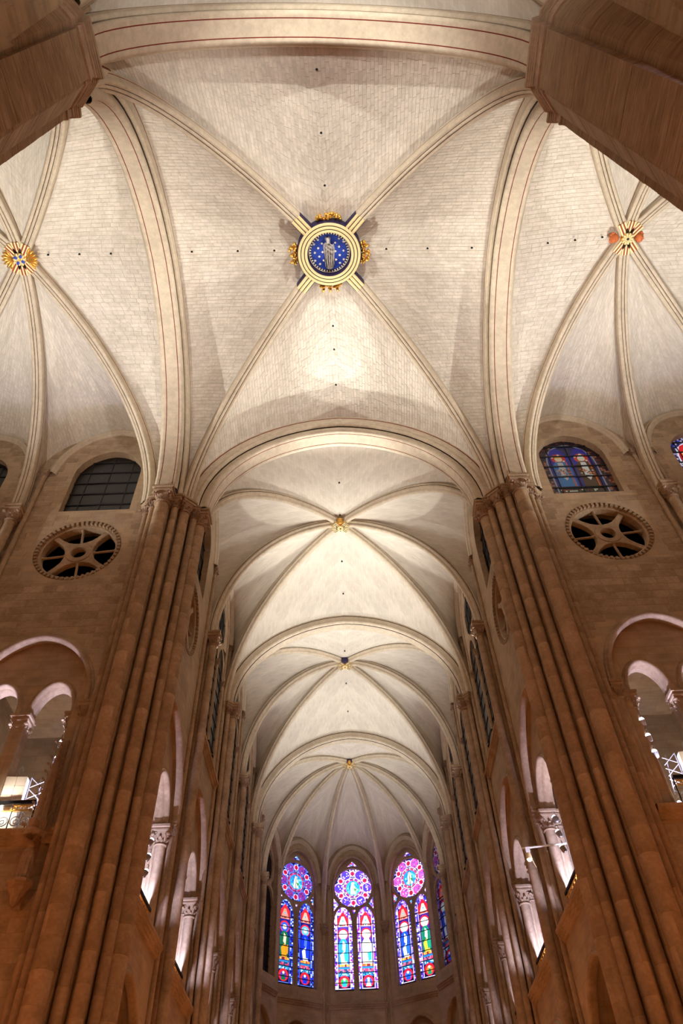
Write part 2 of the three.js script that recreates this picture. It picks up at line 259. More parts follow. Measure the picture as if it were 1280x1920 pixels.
greatArch('arch', 'first slender arch across the choir vault, behind the nearest gilded choir keystone', a3, P_trans);
greatArch('arch', 'last slender arch across the choir vault, just before the apse', a5, P_trans);

// crossing
const C0 = V(-0.17, 34.1, -0.26);
const rNE = half(V(-7.0, SPR, -8.45), C0), rSE = half(V(6.95, SPR, -8.55), C0), rNW = half(V(-7.5, SPR, 7.87), C0), rSW = half(V(6.68, SPR, 7.32), C0);
{
  const e = offsetPath(aE, 0.62, 1.0), w = offsetPath(aW, -0.62, 1.0), n = offsetPath(aN, 0.62, 1.0), s = offsetPath(aS, -0.62, 1.0);
  vault('white stone vault over the crossing, four cells around the blue medallion', [
    [rNE, firstHalf(e)], [rSE, lastHalf(e)], [rNW, firstHalf(w)], [rSW, lastHalf(w)],
    [rNW, firstHalf(n)], [rNE, lastHalf(n)], [rSW, firstHalf(s)], [rSE, lastHalf(s)]], [rNE, rSE, rNW, rSW].map((r) => { const o = r.filter((p) => Math.hypot(p.x - C0.x, p.z - C0.z) > 1.7), d = o[o.length - 1].clone().sub(C0); d.y = 0; o.push(C0.clone().addScaledVector(d.normalize(), 1.25)); return o; }), [0.17, 0.42], P_diag);
}
// transept arms
const BT = { '-1': V(-14.05, 34.55, -0.2), '1': V(13.3, 34.55, -0.2) }, TMID = { '-1': 14.37, '1': 14.13 };
const TZ = -8.6, TW = 8.4;
for (const s of [-1, 1]) {
  const B = BT[s], xm = TMID[s] * s, xf = s * 20.5, xb = s * 11.02, x2 = s * 17.35;
  const cE = V(s * 8.45, SPR, -8.5), cW = V(s * 8.5, SPR, 7.7), mE = V(xm, 26.0, -8.6), mW = V(xm, 26.0, TW), fE = V(xf, SPR, -8.5), fW = V(xf, SPR, TW);
  const R = [cE, cW, mE, mW, fE, fW].map((p) => half(p, B));
  const F = (x, z, apex, y = 32.4) => half(V(x, SPR, z), V(apex, y, z), 0.06, 20, 2.85, 0.26);
  const ed = offsetPath(s < 0 ? aN : aS, s * 0.62, 1.0), fa = arch(V(xf, SPR, TW), V(xf, SPR, -8.5), 34);
  vault(s < 0 ? 'white vault of the transept arm above the black windows, six ribs meeting at a boss' : 'white vault of the transept arm above the red and blue windows, six ribs meeting at a boss', [
    [R[1], firstHalf(ed)], [R[0], lastHalf(ed)],
    [R[0], F(s * 8.4, TZ, xb)], [R[2], F(xm, TZ, xb)], [R[2], F(xm, TZ, x2)], [R[4], F(xf, TZ, x2)],
    [R[1], F(s * 8.4, TW, xb)], [R[3], F(xm, TW, xb)], [R[3], F(xm, TW, x2)], [R[5], F(xf, TW, x2)],
    [R[5], firstHalf(fa)], [R[4], lastHalf(fa)]], R, [0.2, 0.46], P_diag);
}
// choir: two six-part bays and the apse
const CX = 6.9, B1 = V(-0.08, 33.35, -15.92), B2 = V(-0.08, 33.35, -28.72), B3 = V(0.03, 33.35, -41.64);
const F = (A, C, st = 3.6) => half(up(A), up(C), 0.06, 20, st, 0.3);
const P6 = { '-1': [-6.15, -46.8], '1': [6.1, -46.9] }, P7 = { '-1': [-2.55, -49.75], '1': [2.45, -49.75] };
{
  const e = offsetPath(aE, -0.62, 1.0), t3 = offsetPath(a3, 0.38, 0.58), t3e = offsetPath(a3, -0.38, 0.58), t5 = offsetPath(a5, 0.38, 0.58), t5e = offsetPath(a5, -0.38, 0.58);
  const H1 = [], H2 = [], H3 = [], Q1 = [], Q2 = [], Q3 = [];
  for (const s of [-1, 1]) {
    const pick = (p) => (s < 0 ? firstHalf(p) : lastHalf(p));
    const r1 = half(V(s * 6.7, 25.8, -9.9), B1), rm = half(V(s * 6.75, 25.0, -15.7), B1), r3 = half(V(s * 6.85, 25.4, -22.0), B1);
    Q1.push(r1, rm, r3);
    H1.push([r1, pick(e)], [r3, pick(t3)], [r1, F([s * CX, 25.6, -9.5], [s * CX, 32.3, -12.4])], [rm, F([s * CX, 25.2, -15.6], [s * CX, 32.3, -12.4])], [rm, F([s * CX, 25.2, -15.8], [s * CX, 32.3, -19.1])], [r3, F([s * CX, 25.4, -22.3], [s * CX, 32.3, -19.1])]);
    const q3 = half(V(s * 6.85, 25.4, -22.7), B2), qm = half(V(s * 6.75, 25.0, -28.85), B2), q5 = half(V(s * 6.85, 25.4, -35.75), B2);
    Q2.push(q3, qm, q5);
    H2.push([q3, pick(t3e)], [q5, pick(t5)], [q3, F([s * CX, 25.4, -22.4], [s * CX, 32.3, -25.8])], [qm, F([s * CX, 25.2, -28.8], [s * CX, 32.3, -25.8])], [qm, F([s * CX, 25.2, -28.9], [s * CX, 32.3, -32.6])], [q5, F([s * CX, 25.4, -36.0], [s * CX, 32.3, -32.6])]);
    const w5 = half(V(s * 6.85, 25.4, -36.4), B3), wb = half(V(s * 6.75, 24.9, -42.4), B3), w6 = half(V(P6[s][0], 24.25, P6[s][1]), B3), w7 = half(V(P7[s][0], 24.0, P7[s][1]), B3);
    Q3.push(w5, wb, w6, w7);
    const mid = (a, b) => [(a[0] + b[0]) / 2, (a[1] + b[1]) / 2], b5 = [s * CX, -42.4], m56 = mid(b5, P6[s]), m67 = mid(P6[s], P7[s]), m77 = [-0.05, -49.75];
    H3.push([w5, pick(t5e)], [w5, F([s * CX, 25.4, -36.1], [s * CX, 31.9, -39.2])], [wb, F([s * CX, 25.0, -42.3], [s * CX, 31.9, -39.2])],
      [wb, F([b5[0], 24.9, b5[1]], [m56[0], 30.8, m56[1]], 2.6)], [w6, F([P6[s][0], 24.25, P6[s][1]], [m56[0], 30.8, m56[1]], 2.8)],
      [w6, F([P6[s][0], 24.25, P6[s][1]], [m67[0], 30.45, m67[1]], 2.8)], [w7, F([P7[s][0], 24.1, P7[s][1]], [m67[0], 30.45, m67[1]], 2.9)],
      [w7, F([P7[s][0], 24.1, P7[s][1]], [m77[0], 30.35, m77[1]], 2.9)]);
  }
  vault('white vault of the choir bay nearest the crossing', H1, Q1, null, P_choirRib);
  vault('white vault of the second choir bay, between the two slender cross arches', H2, Q2, null, P_choirRib);
  vault('white umbrella vault of the apse above the bright stained-glass windows', H3, Q3, null, P_choirRib, 0.25);
}
// the nave bay behind the camera's head
{
  const BN = V(-0.4, 33.8, 15.6), w = offsetPath(aW, 0.62, 1.0), far = arch(V(-6.6, SPR, 22), V(6, SPR, 22), 32.5), H = [], Q = [];
  for (const s of [-1, 1]) {
    const X = s < 0 ? -7.4 : 6.9, pick = (p) => (s < 0 ? firstHalf(p) : lastHalf(p)), r1 = half(V(s < 0 ? -7.3 : 6.7, SPR, s < 0 ? 9.6 : 9.2), BN), rm = half(V(X, 26, 15.6), BN), r2 = half(V(X, SPR, 21.8), BN);
    Q.push(r1, rm, r2); H.push([r1, pick(w)], [r2, pick(far)], [r1, F([X, SPR, 9], [X, 32.3, 12.3])], [rm, F([X, SPR, 15.5], [X, 32.3, 12.3])], [rm, F([X, SPR, 15.7], [X, 32.3, 18.8])], [r2, F([X, SPR, 22], [X, 32.3, 18.8])]);
  }
  vault('corner of the nave vault above the topmost red-lined arch', H, Q, null, P_diag);
}
// ---------------------------------------------------------------- floor, outer shell
{
  const f = root('floor', 'stone floor of the church', 'floor', null, 'structure'); mesh('paving', box(60, 0.4, 90, 0, -0.2, -15), M.floor, f);
  const r = root('roof', 'timber roof deck above the stone vaults', 'roof', null, 'structure'); mesh('deck', box(60, 0.5, 90, 0, 38, -15), M.dark, r);
}
// ---------------------------------------------------------------- shafts, capitals
function lath(pts, seg, ru, voff = 0) { // lathe with texture coordinates in metres
  const g = lathe(pts, seg), p = g.attributes.position, uv = g.attributes.uv; for (let i = 0; i < p.count; i++) uv.setXY(i, uv.getX(i) * 2 * Math.PI * ru, p.getY(i) + voff); return g;
}
const drumCache = new Map();
function drumGeo(r, h, v) { const k = [r, h, v].join(); if (!drumCache.has(k)) { const j = 0.006; drumCache.set(k, crease(lath([[r - j, 0], [r - 0.002, j * 0.8], [r, j * 1.6], [r, h - j * 1.6], [r - 0.002, h - j * 0.8], [r - j, h]], 22, r, v * 1.37), 0.33)); } return drumCache.get(k); }
function drumShaft(parent, x, z, r, y0, y1, h) {       // a shaft of stacked drums
  const g = sub('shaft', parent), n = Math.max(1, Math.round((y1 - y0) / h)), hh = +((y1 - y0) / n).toFixed(4);
  for (let i = 0; i < n; i++) { const d = mesh('drum', drumGeo(r, hh, Math.floor(rnd() * 3)), M.drum[Math.floor(rnd() * 5)], g); d.position.set(x + rr(-0.0015, 0.0015), y0 + i * hh, z + rr(-0.0015, 0.0015)); d.rotation.y = rnd() * 6.28; }
  mesh('shaft_foot', lath([[r, 0], [r, y0]], 20, r).translate(x, 0, z), M.drum[0], g);
  return g;
}
function shaftGeo(r, y0, y1, h = 0.95, seg = 14) { // one shaft with the joints of its drums
  const pts = []; const n = Math.max(1, Math.round((y1 - y0) / h)); for (let i = 0; i < n; i++) { const a = y0 + (y1 - y0) * i / n, b = y0 + (y1 - y0) * (i + 1) / n; pts.push([r - 0.006, a], [r, a + 0.01], [r, b - 0.01], [r - 0.006, b]); } return crease(lath(pts, seg, r), 0.5);
}
function bellGeo(r, w, h, seg = 28, rows = 7) {         // from a round neck to a square head
  const pos = [], uv = [], ring = (k) => { const t = k / rows, e = 2 + 5 * t * t, s = r + (w - r) * (0.15 * t + 0.85 * t ** 2.2), o = []; for (let i = 0; i <= seg; i++) { const a = i / seg * 2 * Math.PI, c = Math.cos(a), n = Math.sin(a), q = (Math.abs(c) ** e + Math.abs(n) ** e) ** (-1 / e); o.push(V(c * q * s, h * t, n * q * s)); } return o; };
  for (let k = 0; k < rows; k++) { const a = ring(k), b = ring(k + 1); for (let i = 0; i < seg; i++) for (const p of [a[i], b[i], b[i + 1], a[i], b[i + 1], a[i + 1]]) { pos.push(p.x, p.y, p.z); uv.push(p.x + p.z, p.y); } }
  const g = new THREE.BufferGeometry(); g.setAttribute('position', new THREE.Float32BufferAttribute(pos, 3)); g.setAttribute('uv', new THREE.Float32BufferAttribute(uv, 2)); return toCreasedNormals(g, 0.9);
}
function abacusGeo(w, h) { const q = Math.SQRT2, g = new THREE.LatheGeometry([[w * 0.2, 0], [w * 0.94, 0], [w * 0.98, h * 0.12], [w * 0.98, h * 0.34], [w * 0.90, h * 0.42], [w * 0.90, h * 0.5], [w * 1.08, h * 0.6], [w * 1.1, h * 0.66], [w * 1.1, h], [w * 0.2, h]].map(([a, b]) => new THREE.Vector2(a * q, b)), 4, Math.PI / 4); return boxUV(toCreasedNormals(prep(g), 0.3)); }
function leafGeo(s) { // a crocket: a stem that swells and curls over
  const st = tube([V(0, 0, 0), V(0.02 * s, 0.3 * s, 0.10 * s), V(0, 0.62 * s, 0.26 * s), V(0, 0.66 * s, 0.42 * s)], 0.055 * s, 5, 8), bud = new THREE.SphereGeometry(0.15 * s, 8, 6).scale(1.1, 0.8, 0.9).translate(0, 0.60 * s, 0.44 * s), l1 = new THREE.SphereGeometry(0.11 * s, 7, 5).scale(0.8, 1.1, 0.6).translate(0.12 * s, 0.5 * s, 0.32 * s), l2 = l1.clone().translate(-0.24 * s, 0, 0);
  return merge([st, bud, l1, l2]);
}
const capCache = new Map();
function capital(parent, x, y, z, r, w, h = 0.8, rot = 0, mat = M.carve, mab = M.stone) { // y: the neck
  const key = [r, w, h].join();
  if (!capCache.has(key)) {
    const ha = h * 0.34, hb = h - ha, fol = [];
    for (let i = 0; i < 8; i++) { const a = i * Math.PI / 4 + (i % 2 ? 0 : 0), s = hb * (i % 2 ? 1.0 : 0.62), d = i % 2 ? r * 0.92 : r * 0.8; fol.push(leafGeo(s).translate(0, hb * 0.12, d).rotateY(a)); }
    for (let i = 0; i < 8; i++) { const a = (i + 0.5) * Math.PI / 4; fol.push(leafGeo(hb * 0.42).translate(0, hb * 0.02, r * 0.88).rotateY(a)); }
    capCache.set(key, { bell: merge([bellGeo(r * 0.98, w * 0.86, hb), new THREE.TorusGeometry(r * 1.07, r * 0.13 + 0.012, 6, 24).rotateX(Math.PI / 2)].map(boxUV)), fol: merge(fol), ab: abacusGeo(w, ha).translate(0, hb, 0) });
  }
  const c = capCache.get(key), g = sub('capital', parent); g.position.set(x, y, z); g.rotation.y = rot;
  mesh('bell', c.bell, mat, g); mesh('foliage', c.fol, mat, g); mesh('abacus', c.ab, mab, g); return g;
}

function grow(plan, d) { const n = plan.length; let A = 0; for (let i = 0; i < n; i++) { const p = plan[i], q = plan[(i + 1) % n]; A += p[0] * q[1] - q[0] * p[1]; } const sg = A > 0 ? 1 : -1; return plan.map((p, i) => { const a = plan[(i + n - 1) % n], b = plan[(i + 1) % n]; const e1 = [p[0] - a[0], p[1] - a[1]], e2 = [b[0] - p[0], b[1] - p[1]], l1 = Math.hypot(...e1), l2 = Math.hypot(...e2), n1 = [e1[1] / l1 * sg, -e1[0] / l1 * sg], n2 = [e2[1] / l2 * sg, -e2[0] / l2 * sg], k = 1 + n1[0] * n2[0] + n1[1] * n2[1]; return [p[0] + d * (n1[0] + n2[0]) / Math.max(k, 0.3), p[1] + d * (n1[1] + n2[1]) / Math.max(k, 0.3)]; }); }
// ---------------------------------------------------------------- the two clustered piers between crossing and choir
for (const s of [-1, 1]) {
  const g = root('pier', s < 0 ? 'tall clustered pier of round stone shafts on the side of the black windows, between crossing and choir' : 'tall clustered pier of round stone shafts on the side of the red and blue windows, between crossing and choir', 'pier', null, 'structure');
  const dz = s < 0 ? 0 : -0.07, sx = (x) => s * x * (s < 0 ? 1 : 0.996), ph = s < 0 ? 1 : -1;
  const cap = (x, z, r, w, rot = 0, h = 0.8) => capital(g, sx(x), SPR - h, z + dz, r, w, h, rot);
  const S = [[7.66, -7.72, 0.28, 0.42, 0, 0.85], [7.2, -8.06, 0.15, 0.24, 0, 0.72], [6.83, -8.34, 0.205, 0.32, ph * Math.PI / 4, 0.8], [6.52, -8.76, 0.15, 0.24, 0, 0.72], [6.33, -9.12, 0.27, 0.42, 0, 0.85], [8.15, -8.06, 0.14, 0.23, 0, 0.72], [8.46, -8.36, 0.15, 0.24, ph * Math.PI / 4, 0.75], [6.55, -9.6, 0.14, 0.23, 0, 0.72], [6.78, -9.92, 0.15, 0.24, Math.PI / 4, 0.75]];
  for (const [x, z, r, w, rot, h] of S) { drumShaft(g, sx(x), z + dz, r, 4.2, SPR - h, r > 0.2 ? 0.72 : 0.86); cap(x, z, r, w, rot, h); }
  const plan = [[9.4, -10.6], [9.4, -8.62], [8.66, -8.62], [8.66, -8.44], [8.32, -8.3], [8.32, -8.12], [8.02, -8.12], [8.02, -7.86], [7.3, -7.86], [7.3, -8.16], [7.05, -8.16], [7.02, -8.3], [6.86, -8.52], [6.66, -8.55], [6.62, -8.66], [6.62, -8.86], [6.46, -8.86], [6.46, -9.42], [6.66, -9.42], [6.66, -9.72], [6.95, -9.95], [6.95, -10.6]].map(([x, z]) => [sx(x), z + dz]);
  mesh('core', prism(grow(plan, -0.1), 0, 27.4), M.wall, g);
}
// ---------------------------------------------------------------- the two flat-sided piers overhead
const WEST = [
  { s: -1, plan: [[-9.4, 9.6], [-7.55, 10.0], [-7.15, 9.62], [-6.98, 9.4], [-7.0, 9.2], [-6.84, 9.2], [-6.80, 8.0], [-6.96, 7.98], [-6.98, 7.84], [-7.5, 7.3], [-7.66, 7.3], [-7.7, 7.02], [-8.62, 7.0], [-8.66, 7.3], [-9.4, 7.6]] },
  { s: 1, plan: [[8.6, 9.6], [6.75, 9.75], [6.35, 9.35], [6.2, 9.12], [6.18, 8.9], [6.0, 8.86], [6.02, 7.42], [6.2, 7.40], [6.2, 7.28], [6.64, 6.76], [6.84, 6.74], [6.84, 6.46], [7.9, 6.42], [7.94, 6.8], [8.6, 7.2]] },
];
for (const { s, plan } of WEST) {
  const g = root('pier', s < 0 ? 'flat-sided pilaster pier overhead, its carved cornice near the first red-lined arch, on the black-window side' : 'flat-sided pilaster pier overhead with a small black lamp clip on its lower edge', 'pier', null, 'structure');
  const y0 = 4, y1 = 25.3, n = 58, h = (y1 - y0) / n;
  for (let i = 0; i < n; i++) mesh('course', prism(grow(plan, rr(-0.004, 0.004)), y0 + i * h + 0.006, y0 + (i + 1) * h - 0.006), M.streak[Math.floor(rnd() * 4)], g);
  mesh('core', prism(grow(plan, -0.02), 0, 26.2), M.wall, g);
  const c = sub('capital', g);
  mesh('neck_moulding', prism(grow(plan, 0.05), 25.22, 25.34), M.carve, c);
  mesh('frieze', merge([prism(grow(plan, 0.03), 25.34, 25.7), prism(grow(plan, 0.07), 25.7, 25.86)]), M.carve, c);
  mesh('abacus', merge([prism(grow(plan, 0.10), 25.86, 25.94), prism(grow(plan, 0.13), 25.97, 26.06), prism(grow(plan, 0.17), 26.09, 26.25)]), M.stone, c);
  const batter = s * 0.05, lean = new THREE.Matrix4().set(1, -batter, 0, batter * 25.3, 0, 1, 0, 0, 0, 0, 1, 0, 0, 0, 0, 1); // the shaft leans in a little towards its cornice
  g.children.filter((m) => m.name === 'course' || m.name === 'core').forEach((m) => m.geometry.applyMatrix4(lean));
  // carved leaves along the frieze of the faces in view
  const leaves = []; for (let i = 1; i < plan.length - 1; i++) { const a = plan[i], b = plan[(i + 1) % plan.length], L = Math.hypot(b[0] - a[0], b[1] - a[1]); if (L < 0.35) continue; const k = Math.max(1, Math.round(L / 0.17)), nx = (b[1] - a[1]) / L, nz = -(b[0] - a[0]) / L, sg = s < 0 ? -1 : 1; for (let j = 0; j < k; j++) { const t = (j + 0.5) / k; leaves.push(leafGeo(0.34).rotateY(Math.atan2(nx * sg * -1, nz * sg * -1)).translate(a[0] + (b[0] - a[0]) * t - nx * sg * 0.02, 25.38, a[1] + (b[1] - a[1]) * t - nz * sg * 0.02)); } }
  mesh('leaf_frieze', merge(leaves), M.carve, c);
  mesh('upper_core', prism(grow(plan, -0.2), 26.2, 27.5), M.stone, g);
}

// ---------------------------------------------------------------- choir piers
function wallPier(name, label, group, x, z, n, o) { // in a frame on the wall: x along, z into the room
  const g = root(name, label, 'pier', group, 'structure'); place(g, [x, 0, z], n);
  for (const [u, w, r, y, cw, ch, rot] of o) { mesh('shaft', shaftGeo(r, 0, y - ch).translate(u, 0, w), M.stone, g); capital(g, u, y - ch, w, r, cw, ch, rot || 0, M.carve, M.stone); }
  return g;
}
const slim = (y, d = 0.46) => [[-d, 0.06, 0.10, y, 0.14, 0.42], [d, 0.06, 0.10, y, 0.14, 0.42]];
const choirPiers = [[-15.7, 0, 'first single shaft along the choir wall beyond the big clustered pier'], [-22.35, 1, 'first triple shaft along the choir wall, under the nearest slender cross arch'], [-28.85, 0, 'second single shaft along the choir wall, between the two slender cross arches'], [-36.05, 1, 'second triple shaft along the choir wall, under the farther slender cross arch'], [-42.4, 0, 'last single shaft of the choir wall before the apse curve']];
for (const s of [-1, 1]) for (const [z, big, lab] of choirPiers)
  wallPier('pier', lab + (s < 0 ? ', on the side of the black windows' : ', on the side of the clear gilt railings and lamp boom'), 'wall shafts of the choir', s * CX, z, [-s, 0],
    big ? [[0, 0.5, 0.23, 25.45, 0.36, 0.85], [-0.33, 0.3, 0.13, 25.4, 0.23, 0.7, Math.PI / 4], [0.33, 0.3, 0.13, 25.4, 0.23, 0.7, Math.PI / 4], ...slim(29.3, 0.5)] : [[0, 0.42, 0.19, 25.0, 0.3, 0.78], ...slim(29.2, 0.33)]);
const toC = (x, z) => { const d = Math.hypot(x, z + 41.64); return [-x / d, (-41.64 - z) / d]; };
for (const s of [-1, 1]) {
  wallPier('pier', s < 0 ? 'slim apse shaft between the two stained-glass windows nearest the black-windowed wall' : 'slim apse shaft between the outer bright window and a sliver of coloured glass', 'apse shafts', P6[s][0], P6[s][1], toC(...P6[s]), [[0, 0.16, 0.16, 24.25, 0.28, 0.8], ...slim(27.0, 0.42)]);
  wallPier('pier', s < 0 ? 'slim apse shaft between the centre window and the bluest window' : 'slim apse shaft between the centre window and the pink rose window', 'apse shafts', P7[s][0], P7[s][1], toC(...P7[s]), [[0, 0.16, 0.16, 24.05, 0.28, 0.8], ...slim(27.0, 0.42)]);
}
// ---------------------------------------------------------------- stained glass: the print on the panes
function canvas(w, h) { const c = document.createElement('canvas'); c.width = w; c.height = h; return [c, c.getContext('2d')]; }
const hsl = (h, s, l) => `hsl(${Math.round(h)},${Math.round(s)}%,${Math.round(l)}%)`;
function jewels(x, X0, Y0, W, H, pal, n, m, a = 1) { const w = W / n, h = H / m; for (let i = 0; i < n; i++) for (let j = 0; j < m; j++) { x.fillStyle = pal[Math.floor(rnd() * pal.length)]; x.globalAlpha = a; x.fillRect(X0 + i * w + w * 0.06, Y0 + j * h + h * 0.06, w * 0.88, h * 0.88); } x.globalAlpha = 1; }
function poly(x, pts, c) { x.fillStyle = c; x.beginPath(); pts.forEach(([a, b], i) => (i ? x.lineTo(a, b) : x.moveTo(a, b))); x.closePath(); x.fill(); }
function disc(x, cx, cy, r, c) { x.fillStyle = c; x.beginPath(); x.arc(cx, cy, r, 0, 7); x.fill(); }
// a lancet: jewelled border, red arch with a canopy, a robed figure with a halo, bands of lettering, a roundel
function lancet(x, X, Y, W, H, o) {
  x.fillStyle = '#05051c'; x.fillRect(X, Y, W, H);
  jewels(x, X, Y, W, H, o.border, 12, Math.round(H / W * 12));
  const b = W * 0.2, iw = W - 2 * b, ix = X + b, top = Y + H * 0.055;
  x.fillStyle = o.edge; x.fillRect(ix - W * 0.025, Y + H * 0.1, iw + W * 0.05, H * 0.86);
  x.fillStyle = o.field; x.fillRect(ix, Y + H * 0.1, iw, H * 0.85);
  poly(x, [[ix, Y + H * 0.24], [ix + iw * 0.04, Y + H * 0.14], [X + W / 2, top], [ix + iw * 0.96, Y + H * 0.14], [ix + iw, Y + H * 0.24]], o.red);
  poly(x, [[ix + iw * 0.08, Y + H * 0.24], [X + W / 2 - iw * 0.1, Y + H * 0.115], [X + W / 2 + iw * 0.1, Y + H * 0.115], [ix + iw * 0.92, Y + H * 0.24]], o.canopy); disc(x, X + W / 2, Y + H * 0.17, W * 0.05, '#3aa0d8');
  jewels(x, ix + iw * 0.1, Y + H * 0.215, iw * 0.8, H * 0.02, [o.canopy, '#222', o.red], 9, 1);
  disc(x, X + W / 2, Y + H * 0.33, iw * 0.46, o.red); disc(x, X + W / 2, Y + H * 0.335, iw * 0.37, o.halo); disc(x, X + W * 0.5, Y + H * 0.335, iw * 0.19, o.face);
  const cx = X + W / 2, y0 = Y + H * 0.385, y1 = Y + H * 0.68;
  poly(x, [[cx - iw * 0.18, y0], [cx + iw * 0.18, y0], [cx + iw * 0.42, y0 + H * 0.07], [cx + iw * 0.40, y1], [cx - iw * 0.40, y1], [cx - iw * 0.42, y0 + H * 0.06]], o.robe);
  poly(x, [[cx - iw * 0.05, y0 + H * 0.02], [cx + iw * 0.2, y0 + H * 0.06], [cx + iw * 0.12, y0 + H * 0.16], [cx - iw * 0.12, y0 + H * 0.12]], o.inner);
  poly(x, [[cx - iw * 0.30, y0 + H * 0.19], [cx + iw * 0.05, y0 + H * 0.14], [cx + iw * 0.30, y1], [cx - iw * 0.2, y1]], o.inner2);
  poly(x, [[cx + iw * 0.02, y0 + H * 0.17], [cx + iw * 0.38, y0 + H * 0.15], [cx + iw * 0.36, y0 + H * 0.25], [cx + iw * 0.08, y0 + H * 0.27]], o.robe2);
  x.strokeStyle = '#0a0a18'; x.lineWidth = Math.max(1, W * 0.008); for (let i = -3; i <= 3; i++) { x.beginPath(); x.moveTo(cx + i * iw * 0.08, y0 + H * 0.05); x.lineTo(cx + i * iw * 0.12, y1); x.stroke(); }
  jewels(x, ix, Y + H * 0.68, iw, H * 0.03, ['#e08a20', '#c2531a', '#e8b048', '#7a2010'], 7, 1);
  x.fillStyle = '#1d6fa8'; x.fillRect(ix, Y + H * 0.715, iw, H * 0.1); jewels(x, ix, Y + H * 0.735, iw, H * 0.034, ['#c2183a', '#e85a6a', '#20204a'], 8, 2); jewels(x, ix, Y + H * 0.785, iw, H * 0.022, ['#bfe4f4', '#3b8cc0', '#0d2a50'], 9, 2);
  x.fillStyle = '#12082e'; x.fillRect(ix, Y + H * 0.82, iw, H * 0.13); disc(x, cx, Y + H * 0.875, iw * 0.45, o.red); disc(x, cx, Y + H * 0.88, iw * 0.3, o.round); poly(x, [[cx, Y + H * 0.84], [cx + iw * 0.22, Y + H * 0.93], [cx - iw * 0.22, Y + H * 0.93]], o.robe); disc(x, cx, Y + H * 0.85, iw * 0.1, o.face);
  x.fillStyle = '#020206'; x.fillRect(X, Y + H * 0.957, W, H * 0.05);
}
function roseArt(x, cx, cy, R, o) {
  disc(x, cx, cy, R, '#0c0c3a'); for (let i = 0; i < 360; i++) { const a = rnd() * 6.28, r = R * Math.sqrt(rnd()); x.fillStyle = o.border[i % o.border.length]; x.fillRect(cx + Math.cos(a) * r, cy + Math.sin(a) * r, R * 0.07, R * 0.07); }
  for (let i = 0; i < 12; i++) { const a = i * Math.PI / 6, px = cx + Math.cos(a) * R * 0.74, py = cy + Math.sin(a) * R * 0.74, big = i % 2 === 0; disc(x, px, py, R * (big ? 0.25 : 0.15), big ? o.petal : '#f2c8d8'); disc(x, px, py, R * (big ? 0.21 : 0.11), big ? o.petal2 : '#c01848'); for (let k = 0; k < 14; k++) { const b = rnd() * 6.28, q = R * 0.19 * Math.sqrt(rnd()); x.fillStyle = o.border[Math.floor(rnd() * o.border.length)]; if (big) x.fillRect(px + Math.cos(b) * q, py + Math.sin(b) * q, R * 0.05, R * 0.05); } x.strokeStyle = o.edge; x.lineWidth = R * 0.022; x.beginPath(); x.arc(px, py, R * (big ? 0.25 : 0.15), 0, 7); x.stroke(); }
  disc(x, cx, cy, R * 0.53, o.edge); disc(x, cx, cy, R * 0.5, o.red); for (let i = 0; i < 22; i++) { const a = i / 22 * 6.28; disc(x, cx + Math.cos(a) * R * 0.45, cy + Math.sin(a) * R * 0.45, R * 0.045, i % 2 ? o.edge : o.petal2); } disc(x, cx, cy, R * 0.38, '#1f7fd0');
  for (let i = 0; i < 40; i++) { const a = rnd() * 6.28, q = R * 0.34 * Math.sqrt(rnd()); x.fillStyle = ['#5ac8f0', '#1a50c8', '#8fe0ee', '#2a9bd8'][i % 4]; x.fillRect(cx + Math.cos(a) * q, cy + Math.sin(a) * q, R * 0.08, R * 0.09); }
  poly(x, [[cx - R * 0.06, cy - R * 0.26], [cx + R * 0.1, cy - R * 0.1], [cx + R * 0.16, cy + R * 0.3], [cx - R * 0.14, cy + R * 0.3], [cx - R * 0.12, cy - R * 0.05]], o.robe3); disc(x, cx, cy - R * 0.24, R * 0.07, o.face); poly(x, [[cx + R * 0.02, cy], [cx + R * 0.2, cy + R * 0.05], [cx + R * 0.1, cy + R * 0.2]], '#2f7a2a');
}
const BRIGHT = { border: ['#7a48e0', '#b89cf4', '#ffffff', '#4a2cc0', '#e0d4ff', '#8a2a9a', '#d8b0f0', '#3a3ad0'], edge: '#e8dcff', field: '#3a2488', red: '#e0182c', canopy: '#fff2ea', halo: '#bfe6f4', face: '#ffffff', robe: '#1f86e0', robe2: '#28b0e8', inner: '#ffffff', inner2: '#fff4d8', round: '#1f8a4a', petal: '#7a2ad8', petal2: '#3a2ad0', robe3: '#ffffff' };
